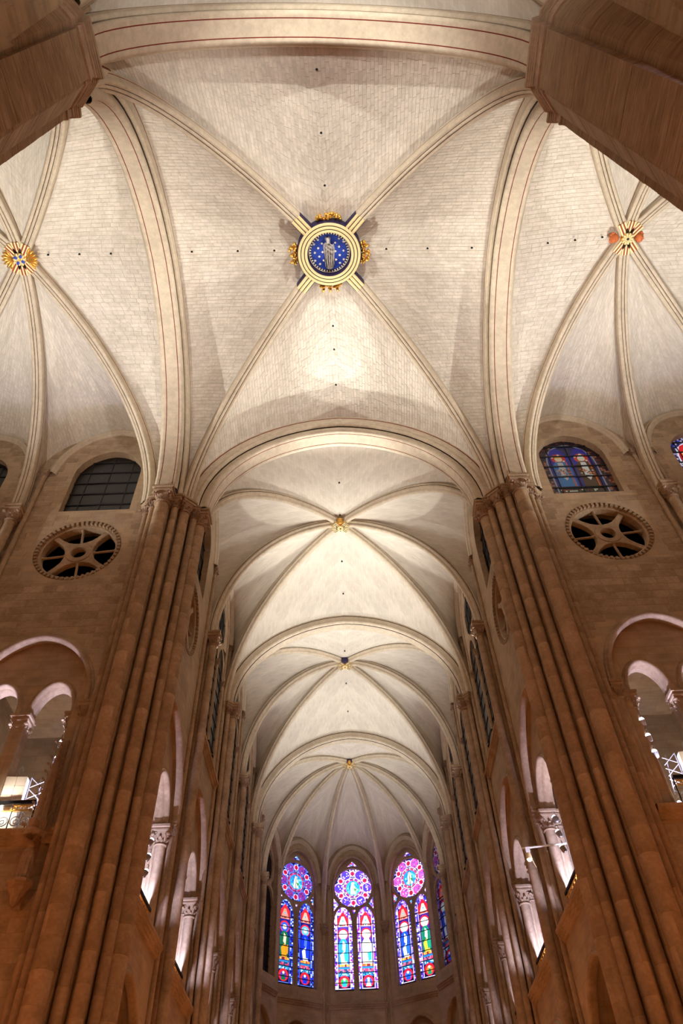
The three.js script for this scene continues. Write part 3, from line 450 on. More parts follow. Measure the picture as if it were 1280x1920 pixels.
const ART = {
  center: [{ ...BRIGHT }, { ...BRIGHT, robe: '#fff6e4', robe2: '#2ab6ea', inner: '#ffffff', inner2: '#fff2d0', halo: '#ffffff', round: '#2a50e0' }],
  blue: [{ ...BRIGHT, border: ['#1a2ac8', '#2a4ae8', '#6a8af0', '#0c1480', '#c0d0ff', '#101a60'], edge: '#5a7af0', field: '#141a70', red: '#d8202a', canopy: '#e88070', halo: '#2a50c8', face: '#ffe0c0', robe: '#0f5a3a', robe2: '#e08a1a', inner: '#f0d8b0', inner2: '#e0901c', round: '#4a2a90', petal: '#2a4ad0', petal2: '#7a2a78', robe3: '#e8e0d0' }, { ...BRIGHT, border: ['#1a2ac8', '#2a4ae8', '#6a8af0', '#0c1480', '#b0c0ff', '#101a60'], edge: '#4a6ae8', field: '#101668', red: '#e0202c', canopy: '#f0a090', halo: '#5aa8f0', face: '#c8e0ff', robe: '#0c2ac8', robe2: '#1a3ae0', inner: '#4a70f0', inner2: '#e8e8e0', round: '#3a2a90', petal: '#b02050', petal2: '#d04a70', robe3: '#e8e0d0' }],
  pink: [{ ...BRIGHT, border: ['#5a4ae0', '#8a7af0', '#e8e0ff', '#2a2aa0', '#c080e0', '#301a80'], robe: '#1a4ae8', robe2: '#2a6af0', inner: '#e8e4ff', inner2: '#f8f4ec', canopy: '#f08a7a', field: '#28186c', round: '#2a60e0', petal: '#a02a90', petal2: '#b04898', robe3: '#f4d8c8' }, { ...BRIGHT, border: ['#5a4ae0', '#8a7af0', '#f4f0ff', '#2a2aa0', '#d090e8', '#301a80'], robe: '#12785a', robe2: '#1a9a72', inner: '#d8f0e8', inner2: '#f0c23a', canopy: '#f8c0a8', field: '#3a1c78', round: '#e0702a', petal: '#d0306a', petal2: '#e05a98', robe3: '#f4d8c8' }],
};
const GW = 640, GH = 1800, GU = 1.78, GV0 = 19.4, GV1 = 29.45;  // canvas to wall: u in [-GU, GU], v in [GV0, GV1]
function apseArt(two, dim) {
  const [c, x] = canvas(GW, GH); x.fillStyle = '#0a0a30'; x.fillRect(0, 0, GW, GH);
  const px = (u) => (u + GU) / (2 * GU) * GW, py = (v) => (GV1 - v) / (GV1 - GV0) * GH, o = two[0];
  jewels(x, 0, py(29.4), GW, py(25.0) - py(29.4), [...o.border, o.red, '#3aa0e0', '#f4d0e0'], 26, 34);
  for (const [i, s] of [[0, -1], [1, 1]]) lancet(x, px(s * 0.91 - 0.75), py(25.5), px(0.75) - px(-0.75), py(19.5) - py(25.5), two[i]);
  roseArt(x, px(0), py(26.97), (px(1.55) - px(0)), o);
  const t = new THREE.CanvasTexture(c); t.colorSpace = THREE.SRGBColorSpace; t.minFilter = THREE.LinearMipmapLinearFilter; return t;
}
const glass = (t, k) => new THREE.MeshStandardMaterial({ color: 0x0a0a10, roughness: 0.35, emissive: 0xffffff, emissiveMap: t, emissiveIntensity: k, side: THREE.DoubleSide });
const G_center = glass(apseArt(ART.center), 3.2), G_blue = glass(apseArt(ART.blue), 1.9), G_pink = glass(apseArt(ART.pink), 2.3), G_dim = glass(apseArt(ART.pink), 0.22);
const G_black = std({ color: lin(0.006, 0.006, 0.009), roughness: 0.3 });
// broad two-figure windows of the transept
function broadArt(o) {
  const [c, x] = canvas(768, 1024), W = 768, H = 1024; x.fillStyle = '#06060c'; x.fillRect(0, 0, W, H);
  jewels(x, 0, 0, W, H, o.border, 26, 34, 0.9); x.fillStyle = o.line; x.beginPath(); x.moveTo(95, H); x.lineTo(95, 420); x.quadraticCurveTo(110, 120, W / 2, 70); x.quadraticCurveTo(W - 110, 120, W - 95, 420); x.lineTo(W - 95, H); x.fill();
  x.fillStyle = o.field; x.beginPath(); x.moveTo(112, H); x.lineTo(112, 430); x.quadraticCurveTo(125, 140, W / 2, 90); x.quadraticCurveTo(W - 125, 140, W - 112, 430); x.lineTo(W - 112, H); x.fill();
  for (const [i, cx] of [[0, 250], [1, 518]]) {
    const f = o.fig[i]; poly(x, [[cx - 118, 300], [cx - 60, 170], [cx, 140], [cx + 60, 170], [cx + 118, 300], [cx + 118, 820], [cx - 118, 820]], o.niche);
    disc(x, cx, 330, 84, f.halo); for (let k = 0; k < 9; k++) disc(x, cx + Math.cos(k * 0.7) * 70, 330 + Math.sin(k * 0.7) * 70, 13, k % 2 ? '#f0e0c0' : '#d03018'); disc(x, cx, 338, 44, f.face); if (f.mitre) poly(x, [[cx - 40, 318], [cx, 240], [cx + 40, 318]], '#f0ecd8'); else poly(x, [[cx - 44, 318], [cx - 30, 285], [cx, 305], [cx + 30, 285], [cx + 44, 318]], '#e8b03a');
    poly(x, [[cx - 50, 385], [cx + 50, 385], [cx + 105, 480], [cx + 95, 860], [cx - 95, 860], [cx - 105, 480]], f.robe); poly(x, [[cx - 30, 400], [cx + 30, 400], [cx + 46, 640], [cx, 720], [cx - 46, 640]], f.inner); x.fillStyle = f.staff; x.fillRect(cx + 66, 380, 14, 460); jewels(x, cx - 80, 520, 160, 130, [f.robe, f.inner, '#1a1208', f.staff], 7, 6, 0.8);
  }
  x.fillStyle = '#141008'; x.fillRect(112, 850, W - 224, 120); jewels(x, 130, 868, W - 260, 40, ['#203a18', '#8a1a14', '#d8d0b0', '#0c0c10'], 22, 2); jewels(x, 130, 925, W - 260, 30, ['#8a1a14', '#5a0c10', '#c03020'], 26, 1);
  if (o.dark) { x.fillStyle = 'rgba(11,11,13,0.86)'; x.fillRect(0, 0, W, H); }
  const t = new THREE.CanvasTexture(c); t.colorSpace = THREE.SRGBColorSpace; t.minFilter = THREE.LinearMipmapLinearFilter; return t;
}
const A_blue = broadArt({ border: ['#2a0c10', '#7a2a1c', '#0a0a1c', '#141030', '#b06a4a', '#101018', '#3a1418'], line: '#8a869a', field: '#0a0a44', niche: '#10108c', fig: [{ halo: '#c82818', face: '#e8d0a8', robe: '#2a6a9a', inner: '#b8b0a8', staff: '#c84a1a' }, { halo: '#d83a20', face: '#e8dcc0', robe: '#4a3018', inner: '#e0d8c8', staff: '#e05a1c', mitre: 1 }] });
const A_red = broadArt({ border: ['#18186a', '#3a50c0', '#0c0c30', '#b0a8d0', '#2a1860', '#d0c8e8'], line: '#d8d0e0', field: '#7a0c14', niche: '#c8101c', fig: [{ halo: '#e8a83a', face: '#f0dcb8', robe: '#d8c8a8', inner: '#f4e8c8', staff: '#3a6ac8' }, { halo: '#d83a20', face: '#e8dcc0', robe: '#8a1018', inner: '#e0d8c8', staff: '#e0a03a', mitre: 1 }] });
const A_dark = broadArt({ dark: 1, border: ['#0b0b0d', '#101013', '#161518', '#0c0b0e'], line: '#1d1c20', field: '#0c0b0d', niche: '#0f0e11', fig: [{ halo: '#1c1a1c', face: '#2a2826', robe: '#121114', inner: '#2c2b2c', staff: '#222022' }, { halo: '#1c1a1c', face: '#2a2826', robe: '#121114', inner: '#262528', staff: '#222022', mitre: 1 }] });
const G_tblue = glass(A_blue, 0.4), G_tred = glass(A_red, 0.95), G_tdark = std({ map: A_dark, color: 0xffffff, roughness: 0.35 });

// ---------------------------------------------------------------- windows: panes cut to the opening, lead bars, stone tracery
function outline(c, hw, sill, spring, apex, n = 10) { const a = half(V(c - hw, spring, 0), V(c, apex, 0), 0.06, n), b = half(V(c + hw, spring, 0), V(c, apex, 0), 0.06, n).reverse(); return [[c - hw, sill], ...a.map((p) => [p.x, p.y]), ...b.slice(1).map((p) => [p.x, p.y]), [c + hw, sill]]; }
function clipRect(P, x0, y0, x1, y1) {
  const cut = (P, f, ip) => { const o = []; for (let i = 0; i < P.length; i++) { const a = P[i], b = P[(i + 1) % P.length], fa = f(a), fb = f(b); if (fa >= 0) o.push(a); if (fa * fb < 0) { const t = fa / (fa - fb); o.push([a[0] + (b[0] - a[0]) * t, a[1] + (b[1] - a[1]) * t]); } } return o; };
  for (const f of [(p) => p[0] - x0, (p) => x1 - p[0], (p) => p[1] - y0, (p) => y1 - p[1]]) { P = cut(P, f); if (P.length < 3) return null; } return P;
}
function paneGeo(P, uvf, th = 0.012) { const g = prep(new THREE.ExtrudeGeometry(polyShape(P), { depth: th, bevelEnabled: false })), p = g.attributes.position, uv = g.attributes.uv; for (let i = 0; i < p.count; i++) uv.setXY(i, ...uvf(p.getX(i), p.getY(i))); return g; }
function spanAt(P, y) { let a = 1e9, b = -1e9; for (let i = 0; i < P.length; i++) { const p = P[i], q = P[(i + 1) % P.length]; if ((p[1] - y) * (q[1] - y) <= 0 && p[1] !== q[1]) { const t = (y - p[1]) / (q[1] - p[1]), x = p[0] + (q[0] - p[0]) * t; a = Math.min(a, x); b = Math.max(b, x); } } return [a, b]; }
function glazing(g, P, xs, ys, z, mat, uvf, bw = 0.05) {
  const minx = Math.min(...P.map((p) => p[0])), maxx = Math.max(...P.map((p) => p[0])), miny = Math.min(...P.map((p) => p[1])), maxy = Math.max(...P.map((p) => p[1]));
  const X = [minx, ...xs, maxx], Y = [miny, ...ys, maxy];
  for (let i = 0; i < X.length - 1; i++) for (let j = 0; j < Y.length - 1; j++) { const c = clipRect(P, X[i], Y[j], X[i + 1], Y[j + 1]); if (!c) continue; mesh('pane', paneGeo(c, uvf).translate(0, 0, z), mat, g); }
  for (const y of ys) { const [a, b] = spanAt(P, y); mesh('glazing_bar', box(b - a, bw, 0.05, (a + b) / 2, y, z + 0.03), M.lead, g); }
  for (const x of xs) { const t = P.filter((p) => true); let top = miny; for (let k = 0; k < 60; k++) { const y = miny + (maxy - miny) * k / 60, [a, b] = spanAt(t, y + 1e-4); if (x > a && x < b) top = y; } mesh('glazing_bar', box(bw * 0.6, top - miny, 0.03, x, (top + miny) / 2, z + 0.025), M.lead, g); }
}
function roseGlass(g, cx, cy, R, z, mat, uvf, spokes = 6) {
  const N = 48, arcP = (r, a0, a1) => { const o = [], n = Math.max(2, Math.round(N * (a1 - a0) / 6.283)); for (let i = 0; i <= n; i++) { const a = a0 + (a1 - a0) * i / n; o.push([cx + r * Math.cos(a), cy + r * Math.sin(a)]); } return o; };
  const r1 = R * 0.5; for (const k of [0, 1]) mesh('pane', paneGeo(arcP(r1, Math.PI / 2 + k * Math.PI, Math.PI * 1.5 + k * Math.PI), uvf).translate(0, 0, z), mat, g);
  for (let k = 0; k < spokes; k++) { const a0 = Math.PI / 2 + k * 2 * Math.PI / spokes, a1 = a0 + 2 * Math.PI / spokes; mesh('pane', paneGeo([...arcP(R, a0, a1), ...arcP(r1, a0, a1).reverse()], uvf).translate(0, 0, z), mat, g); mesh('glazing_bar', bar(V(cx + r1 * Math.cos(a0), cy + r1 * Math.sin(a0), z + 0.03), V(cx + R * Math.cos(a0), cy + R * Math.sin(a0), z + 0.03), 0.022), M.lead, g); }
  mesh('lead_ring', new THREE.TorusGeometry(r1, 0.022, 5, 40).translate(cx, cy, z + 0.03), M.lead, g); mesh('glazing_bar', bar(V(cx, cy - r1, z + 0.03), V(cx, cy + r1, z + 0.03), 0.024), M.lead, g);
}
const holeOf = (P) => new THREE.Path(P.map((p) => new THREE.Vector2(p[0], p[1])));
function circleP(cx, cy, r, n = 36) { const o = []; for (let i = 0; i < n; i++) { const a = i / n * 2 * Math.PI; o.push([cx + r * Math.cos(a), cy + r * Math.sin(a)]); } return o; }
let windowNo = 0;
function windowRoot(label, o, n, group) { const g = root('window_' + (++windowNo), label, 'window', group, 'structure'); place(g, o, n); return g; }
// two lancets under a rose; d: dimensions in the wall's frame
function twoLight(label, o, n, d, mats, art, group) {
  const g = windowRoot(label, o, n, group), z = d.z || -0.5, O = outline(0, d.hw, d.sill, d.spring, d.apex, 14), L = [-1, 1].map((s) => outline(s * d.lc, d.lhw, d.sill + (d.foot || 0.02), d.lspring, d.lapex, 10)), uvf = art ? (x, y) => [(x + GU) / (2 * GU), (y - GV0) / (GV1 - GV0)] : (x, y) => [x, y];
  const sh = polyShape(O); L.forEach((P) => sh.holes.push(holeOf(P))); sh.holes.push(holeOf(circleP(0, d.rc, d.rr)));
  const tri = [];
  tri.push([[-d.rr * 0.34, d.rc + d.rr * 1.075], [0, d.apex - 0.2], [d.rr * 0.34, d.rc + d.rr * 1.075], [0, d.rc + d.rr * 1.12]], [[-0.2, d.rc - d.rr * 1.13], [0.2, d.rc - d.rr * 1.13], [0, d.rc - d.rr * 1.42]]);
  for (const s of [-1, 1]) tri.push([[s * (d.hw - 0.06), d.rc - d.rr * 0.5], [s * (d.hw - 0.06), d.rc - d.rr * 1.18], [s * d.rr * 0.80, d.rc - d.rr * 0.86]]);
  tri.forEach((P) => sh.holes.push(holeOf(P)));
  mesh('tracery', boxUV(new THREE.ExtrudeGeometry(sh, { depth: d.z ? 0.1 : 0.24, bevelEnabled: true, bevelThickness: d.z ? 0.025 : 0.05, bevelSize: 0.035, bevelOffset: -0.035, bevelSegments: 1 }).translate(0, 0, z - (d.z ? 0.06 : 0.1))), M.stone, g);
  const rows = (P) => { const a = d.sill, b = d.lspring, k = 7, r = []; for (let i = 1; i <= k; i++) r.push(a + (b - a) * i / k + (i === 1 ? 0 : 0)); return r; };
  L.forEach((P, i) => glazing(g, P, [-1, 1].map((q) => [-1, 1][i] * d.lc + q * d.lhw * 0.58), rows(P), z, mats, uvf, 0.05));
  roseGlass(g, 0, d.rc, d.rr, z, mats, uvf); tri.forEach((P) => mesh('pane', paneGeo(P, uvf).translate(0, 0, z), mats, g));
  // mullion and jamb colonnettes with their capitals
  const yc = d.lspring; for (const [u, r] of [[0, 0.075], [-(d.lc + d.lhw + 0.1), 0.07], [d.lc + d.lhw + 0.1, 0.07]]) { const m = sub('mullion', g); mesh('colonnette', shaftGeo(r, d.sill, yc - 0.34, 2, 10).translate(u, 0, z + (d.z ? 0.09 : 0.2)), M.stone, m); capital(g, u, yc - 0.34, z + (d.z ? 0.09 : 0.2), r, 0.11, 0.34, 0, M.carve, M.stone); }
  mesh('opening_roll', sweep(arch(V(-d.hw, d.spring, 0), V(d.hw, d.spring, 0), d.apex), [[0.0, 0.12], [0.06, 0.12], ...roll(0.03, 0.02, 0.075, 1.4, -1.6, 5), [-0.1, -0.03], [-0.3, -0.04]], 0.7, false), M.stone, g);
  for (const s of [-1, 1]) mesh('jamb_roll', shaftGeo(0.07, d.sill, d.spring, 3, 10).translate(s * (d.hw + 0.0), 0, 0.02), M.stone, g);
  return g;
}
// one broad pointed window
function broadLight(label, o, n, d, mat, group, black) {
  const g = windowRoot(label, o, n, group), z = -0.35, P = outline(0, d.hw, d.sill, d.spring, d.apex, 12), uvf = (x, y) => [(x + d.hw) / (2 * d.hw), (y - d.sill) / (d.apex - d.sill)];
  const ys = []; const k = 5; for (let i = 1; i <= k; i++) ys.push(d.sill + (d.apex - d.sill) * i / (k + 0.6)); glazing(g, P, [-0.62, 0, 0.62].map((q) => q * d.hw), ys, z, mat, uvf, 0.07);
  const Q = outline(0, d.hw + 0.1, d.sill - 0.06, d.spring, d.apex + 0.12, 12), sh = polyShape(Q); sh.holes.push(holeOf(P)); mesh('frame', boxUV(new THREE.ExtrudeGeometry(sh, { depth: 0.12, bevelEnabled: false }).translate(0, 0, z - 0.06)), M.stone, g);
  return g;
}
// the open wheel: toothed rim, eight spokes and a pierced hub
function wheel(label, o, n, c, R, group) {
  const g = windowRoot(label, o, n, group), z = -0.32;
  const rim = new THREE.Shape(circleP(0, 0, R + 0.2, 48).map((p) => new THREE.Vector2(...p))); rim.holes.push(holeOf(circleP(0, 0, R - 0.10, 48))); mesh('rim', boxUV(new THREE.ExtrudeGeometry(rim, { depth: 0.3, bevelEnabled: true, bevelThickness: 0.03, bevelSize: 0.03, bevelSegments: 2, curveSegments: 40 }).translate(0, c, z - 0.12)), M.stone, g);
  const teeth = []; for (let i = 0; i < 52; i++) { const a = i / 52 * Math.PI * 2; teeth.push(bevelBox(0.11, 0.15, 0.2, 0, R + 0.045, -0.08, 0.015).rotateZ(a).translate(0, c, 0)); } tag(mesh('dentil_ring', merge(teeth), M.stone, g), null, null, null, 'stuff');
  const hub = new THREE.Shape(circleP(0, 0, R * 0.32, 32).map((p) => new THREE.Vector2(...p))); hub.holes.push(holeOf(circleP(0, 0, R * 0.2, 32))); mesh('hub', boxUV(new THREE.ExtrudeGeometry(hub, { depth: 0.26, bevelEnabled: true, bevelThickness: 0.03, bevelSize: 0.02, bevelSegments: 2 }).translate(0, c, z - 0.13)), M.stone, g);
  for (let i = 0; i < 8; i++) {
    const a = i * Math.PI / 4 + 0.12;
    if (i % 2) { const sp = [[-0.24, 0.24], [-0.15, 0.36], [-0.085, 0.5], [-0.06, 0.7], [-0.075, 0.97], [0.075, 0.97], [0.06, 0.7], [0.085, 0.5], [0.15, 0.36], [0.24, 0.24]].map((p) => [p[0] * R, p[1] * R]); mesh('spoke', boxUV(new THREE.ExtrudeGeometry(polyShape(sp), { depth: 0.2, bevelEnabled: true, bevelThickness: 0.03, bevelSize: 0.02, bevelSegments: 1 }).rotateZ(a).translate(0, c, z - 0.1)), M.stone, g); }
    else { const m = lath([[0.1, R * 0.3], [0.1, R * 0.36], [0.055, R * 0.4], [0.055, R * 0.86], [0.11, R * 0.92], [0.12, R * 0.98]], 12, 0.08).rotateZ(a).translate(0, c, z); mesh('spoke', m, M.stone, g); }
  }
  return g;
}
// ---------------------------------------------------------------- walls, bay by bay, each in its own frame
const P_string = [[-0.02, -0.24], [0.05, -0.22], [0.10, -0.12], [0.16, -0.08], [0.17, 0.0], [0.24, 0.03], [0.25, 0.12], [0.05, 0.16], [-0.02, 0.16]];
const P_sill = [[-0.02, -0.30], [0.06, -0.27], [0.08, -0.20], [0.12, -0.17], [0.13, -0.09], [0.19, -0.05], [0.20, 0.0], [0.23, 0.03], [0.24, 0.12], [0.05, 0.15], [-0.02, 0.15]];
const straight = (u0, u1, v, prof) => boxUV(sweep([V(u0, v, 0), V((u0 + u1) / 2, v, 0), V(u1, v, 0)], prof, 0.5, false));
const P_arcRoll = [[0.0, 0.22], [0.05, 0.21], [0.055, 0.13], ...roll(0.045, 0.045, 0.085, 1.5, -1.55, 7), [-0.08, -0.06], [-0.14, -0.05], [-0.16, 0.0]];
function bayWall(label, o, n, c) {
  const g = root(c.name || 'wall', label, 'wall', c.group, 'structure'); place(g, o, n);
  const T = 0.9, holes = [], t = c.trib;
  if (c.arcade) holes.push(outline(0, c.arcade.hw, 0.01, c.arcade.spring, c.arcade.apex, 14));
  if (t) holes.push(outline(0, t.hw, t.sill, t.spring, t.apex, 16));
  if (c.wheel) holes.push(circleP(c.wheel.u || 0, c.wheel.c, c.wheel.r + 0.13, 52));
  if (c.win) holes.push(outline(c.win.u || 0, c.win.hw, c.win.sill, c.win.spring, c.win.apex, 14));
  const sh = polyShape([[-c.w0, 0], [c.w1, 0], [c.w1, c.top], [-c.w0, c.top]]); holes.forEach((h) => sh.holes.push(holeOf(h)));
  mesh('masonry', boxUV(new THREE.ExtrudeGeometry(sh, { depth: T, bevelEnabled: false }).translate(0, 0, -T)), M.wall, g);
  if (c.stones) { // coursed blocks standing a little proud of their joints, left out where an opening cuts them
    const inside = (P, x, y) => { let k = false; for (let i = 0, j = P.length - 1; i < P.length; j = i++) { const a = P[i], b = P[j]; if ((a[1] > y) !== (b[1] > y) && x < (b[0] - a[0]) * (y - a[1]) / (b[1] - a[1]) + a[0]) k = !k; } return k; };
    const clear = holes.map((h) => { const cx = (Math.min(...h.map((p) => p[0])) + Math.max(...h.map((p) => p[0]))) / 2, cy = (Math.min(...h.map((p) => p[1])) + Math.max(...h.map((p) => p[1]))) / 2; return h.map(([x, y]) => [x + Math.sign(x - cx) * 0.2, y + Math.sign(y - cy) * 0.2]); });
    g.updateMatrixWorld(true); const list = [], ch = 0.36;
    for (let v = 8; v < 31.5; v += ch) { let u = -c.w0 - rr(0, 0.5); while (u < c.w1) { const w = rr(0.5, 0.95), x0 = Math.max(u, -c.w0) + 0.005, x1 = Math.min(u + w, c.w1) - 0.005; u += w; if (x1 - x0 < 0.12) continue; const pts = []; for (const x of [x0, (2 * x0 + x1) / 3, (x0 + 2 * x1) / 3, x1]) for (const y of [v + 0.005, v + ch / 2, v + ch - 0.005]) pts.push([x, y]); if (pts.some(([x, y]) => clear.some((h) => inside(h, x, y)))) continue; const q = [[x0, v + 0.005], [x1, v + 0.005], [x1, v + ch - 0.005], [x0, v + ch - 0.005]], d = 0.006 + rr(0, 0.003); list.push({ c: q.map((p) => V(p[0], p[1], -0.001)), f: q.map((p, i) => V(p[0] + (i === 0 || i === 3 ? 0.004 : -0.004), p[1] + (i < 2 ? 0.004 : -0.004), d)), u: [x0 + rnd() * 3, v, x1 - x0, ch], tone: rr(-1, 1) }); } }
    for (const q of list) q.px = pixels(q.f.map((p) => g.localToWorld(p.clone())));
    list.sort((a, b) => b.px - a.px); list.slice(0, 300).forEach((q) => { if (q.px > 0) mesh('stone', stoneGeo([q]), M.ashlar[Math.floor(rnd() * 4)], g); }); const rest = list.filter((q, i) => i >= 300 || !(q.px > 0)); if (rest.length) tag(mesh('stone_courses', stoneGeo(rest, true), M.ashlarAll, g), null, null, null, 'stuff');
  }
  if (c.arcade) mesh('arcade_moulding', sweep(arch(V(-c.arcade.hw, c.arcade.spring, 0), V(c.arcade.hw, c.arcade.spring, 0), c.arcade.apex), P_arcRoll, 0.7, false), M.stone, g);
  if (t) {
    // blank head of the arch with its two (or three) lights
    const q = polyShape(outline(0, t.hw + 0.02, t.sill - 0.3, t.spring, t.apex + 0.02, 16)), cs = t.lights; for (const u of cs) q.holes.push(holeOf(outline(u, t.lhw, t.sill - 0.25, t.lspring, t.lapex, 12)));
    mesh('tympanum', boxUV(new THREE.ExtrudeGeometry(q, { depth: 0.5, bevelEnabled: false }).translate(0, 0, -0.78)), M.wall, g);
    mesh('arch_moulding', sweep(arch(V(-t.hw, t.spring, 0), V(t.hw, t.spring, 0), t.apex, 0.06, 18), P_arcRoll, 0.7, false), M.stone, g);
    for (const u of cs) mesh('lancet_moulding', sweep(arch(V(u - t.lhw, t.lspring, -0.28), V(u + t.lhw, t.lspring, -0.28), t.lapex, 0.06, 14), [[0.0, 0.16], [0.05, 0.15], ...roll(0.01, 0.035, 0.075, 1.3, -1.3, 6), [-0.10, -0.035], [-0.14, -0.01], [-0.20, -0.06], [-0.26, -0.07], [-0.34, -0.04], [-0.5, -0.05], [-0.52, 0.02]], 0.7, false), M.stone, g);
    for (let i = 0; i < cs.length - 1; i++) { const u = (cs[i] + cs[i + 1]) / 2, m = sub('colonnette', g); mesh('shaft', shaftGeo(0.155, t.sill, t.lspring - 0.72, 3, 18).translate(u, 0, -0.5), M.stone, m); capital(g, u, t.lspring - 0.72, -0.5, 0.165, 0.3, 0.72, 0, M.stone, M.stone); mesh('base', lath([[0.25, t.sill], [0.25, t.sill + 0.08], [0.2, t.sill + 0.14], [0.22, t.sill + 0.2], [0.16, t.sill + 0.3]], 18, 0.2).translate(u, 0, -0.5), M.stone, m); }
    for (const s of [-1, 1]) {
      const ue = s * (Math.abs(cs[0]) + t.lhw + 0.03);
      for (const [u, z, r, y, w, h] of [[ue + (t.big ? s * 0.06 : 0), -0.38, t.big ? 0.2 : 0.11, t.lspring, t.big ? 0.3 : 0.2, t.big ? 0.72 : 0.62], [ue + s * 0.02, -0.74, 0.11, t.lspring, 0.2, 0.6], [s * (t.hw + 0.04), -0.1, 0.115, t.spring, 0.21, 0.62]]) { const m = sub('jamb_colonnette', g); mesh('shaft', shaftGeo(r, t.sill, y - h, 3, 14).translate(u, 0, z), M.stone, m); capital(g, u, y - h, z, r, w, h, 0, M.stone, M.stone); }
    }
    mesh('sill_ledge', straight(-c.l0, c.l1, t.sill, P_sill), M.stone, g); mesh('sill_top', box(t.hw * 2 + 0.4, 0.16, 1.1, 0, t.sill + 0.06, -0.5), M.stone, g);
  }
  for (const v of c.strings || []) mesh('string_course', straight(-c.l0, c.l1, v, P_string), M.stone, g);
  for (const f of c.ribs || []) mesh('wall_rib', sweep(f, P_wallrib), M.rib, g);
  return g;
}
const ribArch = (u0, u1, spring, apex, cu) => { const a = half(V(u0, spring, 0), V(cu, apex, 0), 0.06, 16), b = half(V(u1, spring, 0), V(cu, apex, 0), 0.06, 16).reverse(); return a.concat(b.slice(1)); };
const TRIB_T = { hw: 2.12, sill: 11.65, spring: 16.2, apex: 19.0, lights: [-0.93, 0.93], lhw: 0.72, lspring: 15.95, lapex: 17.15 };
const TRIB_C = { hw: 2.9, sill: 10.85, spring: 15.3, apex: 18.45, lights: [-1.4, 1.4], lhw: 1.2, lspring: 15.0, lapex: 16.45, big: 1 };
const side = SIDE;
// transept, east walls (frame: u runs +x)
for (const s of [-1, 1]) {
  const xb = s * 11.02, dir = (a, b) => (s < 0 ? { w0: b, w1: a } : { w0: a, w1: b });
  const lim = dir(2.4, 3.3); // towards the pier, towards the outer rib
  const c = { stones: 1, name: s < 0 ? 'wall_north_transept' : 'wall_south_transept', ...lim, l0: lim.w0, l1: lim.w1, top: 33.2, trib: TRIB_T, wheel: { c: 23.76, r: 1.66, u: s * 0.05 }, win: { hw: 1.56, sill: 26.28, spring: 28.95, apex: 30.75, u: s * -0.04 }, ribs: [ribArch(-2.62, 2.62, 29.0, 32.4, 0)] };
  bayWall('transept wall with a stone wheel, a broad pointed window and a twin gallery arch ' + side[s], [xb, 0, TZ], [0, 1], c);
  const x2 = s * 17.35, l2 = dir(3.03, 3.2), c2 = { ...c, ...l2, l0: l2.w0, l1: l2.w1 };
  bayWall('outer transept bay cut by the edge of the picture ' + side[s], [x2, 0, TZ], [0, 1], c2);
  // wall shaft between the two bays and the small shafts of the wall ribs
  wallPier('pier', 'round wall shaft rising to a square capital between two transept windows ' + side[s], null, s * 14.25, TZ, [0, 1], [[0, 0.32, 0.21, 26.15, 0.36, 0.85], [-0.4, 0.1, 0.11, 29.2, 0.15, 0.42], [0.4, 0.1, 0.11, 29.2, 0.15, 0.42]]);
  const W = s < 0 ? ['large unlit black pointed window with a lead grid above a stone wheel', 'small corner of a second black window at the picture edge'] : ['pointed window with two haloed figures on blue glass', 'red-glass figure window cut by the picture edge'];
  broadLight(W[0], [xb + s * -0.04, 0, TZ], [0, 1], c.win, s < 0 ? G_tdark : G_tblue); broadLight(W[1], [x2 + s * -0.04, 0, TZ], [0, 1], c.win, s < 0 ? G_tdark : G_tred);
  wheel('open stone wheel with eight spokes and a toothed rim under the broad transept window ' + side[s], [xb + s * 0.05, 0, TZ], [0, 1], 23.76, 1.64);
}
// choir, both sides (left: u runs away from the camera; right: u runs towards it)
const bays = [[-12.4, 3.4, 3.3], [-19.05, 3.35, 3.3], [-25.6, 3.25, 3.25], [-32.45, 3.6, 3.6], [-39.25, 3.2, 3.15]];
const order = ['nearest', 'second', 'third', 'fourth', 'farthest'];
for (const s of [-1, 1]) bays.forEach(([zc, near, far], i) => {
  const o = [s * CX, 0, zc], n = [-s, 0], lim = s < 0 ? { w0: near, w1: far } : { w0: far, w1: near };
  const win = i ? { hw: 2.05, sill: 20.9, spring: 28.2, apex: 31.0 } : { hw: 1.6, sill: 25.75, spring: 28.6, apex: 30.5 };
  const c = { name: s < 0 ? 'wall_north_choir' : 'wall_south_choir', ...lim, l0: lim.w0 - 0.35, l1: lim.w1 - 0.35, top: 33, arcade: { hw: 2.3, spring: 6.2, apex: 9.2 }, trib: TRIB_C, win, strings: i ? [20.45] : [], ribs: [ribArch(-2.75, 2.75, 29.2, 32.35, 0)] };
  if (!i) c.wheel = { c: 23.3, r: 1.66 };
  bayWall(order[i] + ' bay of the choir wall with a lit gallery arch, ' + (s < 0 ? 'black-window side' : 'lamp-boom side'), o, n, c);
  if (i) twoLight(order[i] + ' dark twin-lancet window of the choir wall, ' + (s < 0 ? 'black-window side' : 'lamp-boom side'), o, n, { ...win, z: -0.07, lc: 0.98, lhw: 0.84, lspring: 26.1, lapex: 27.5, rc: 28.75, rr: 1.22 }, i === 4 && s > 0 ? G_dim : G_black);
  else { broadLight('narrow-looking pointed window seen edge-on beside the big pier, ' + (s < 0 ? 'black-window side' : 'lamp-boom side'), o, n, win, G_tdark); wheel('stone wheel seen edge-on half behind the big pier, ' + (s < 0 ? 'black-window side' : 'lamp-boom side'), o, n, 23.3, 1.64); }
});
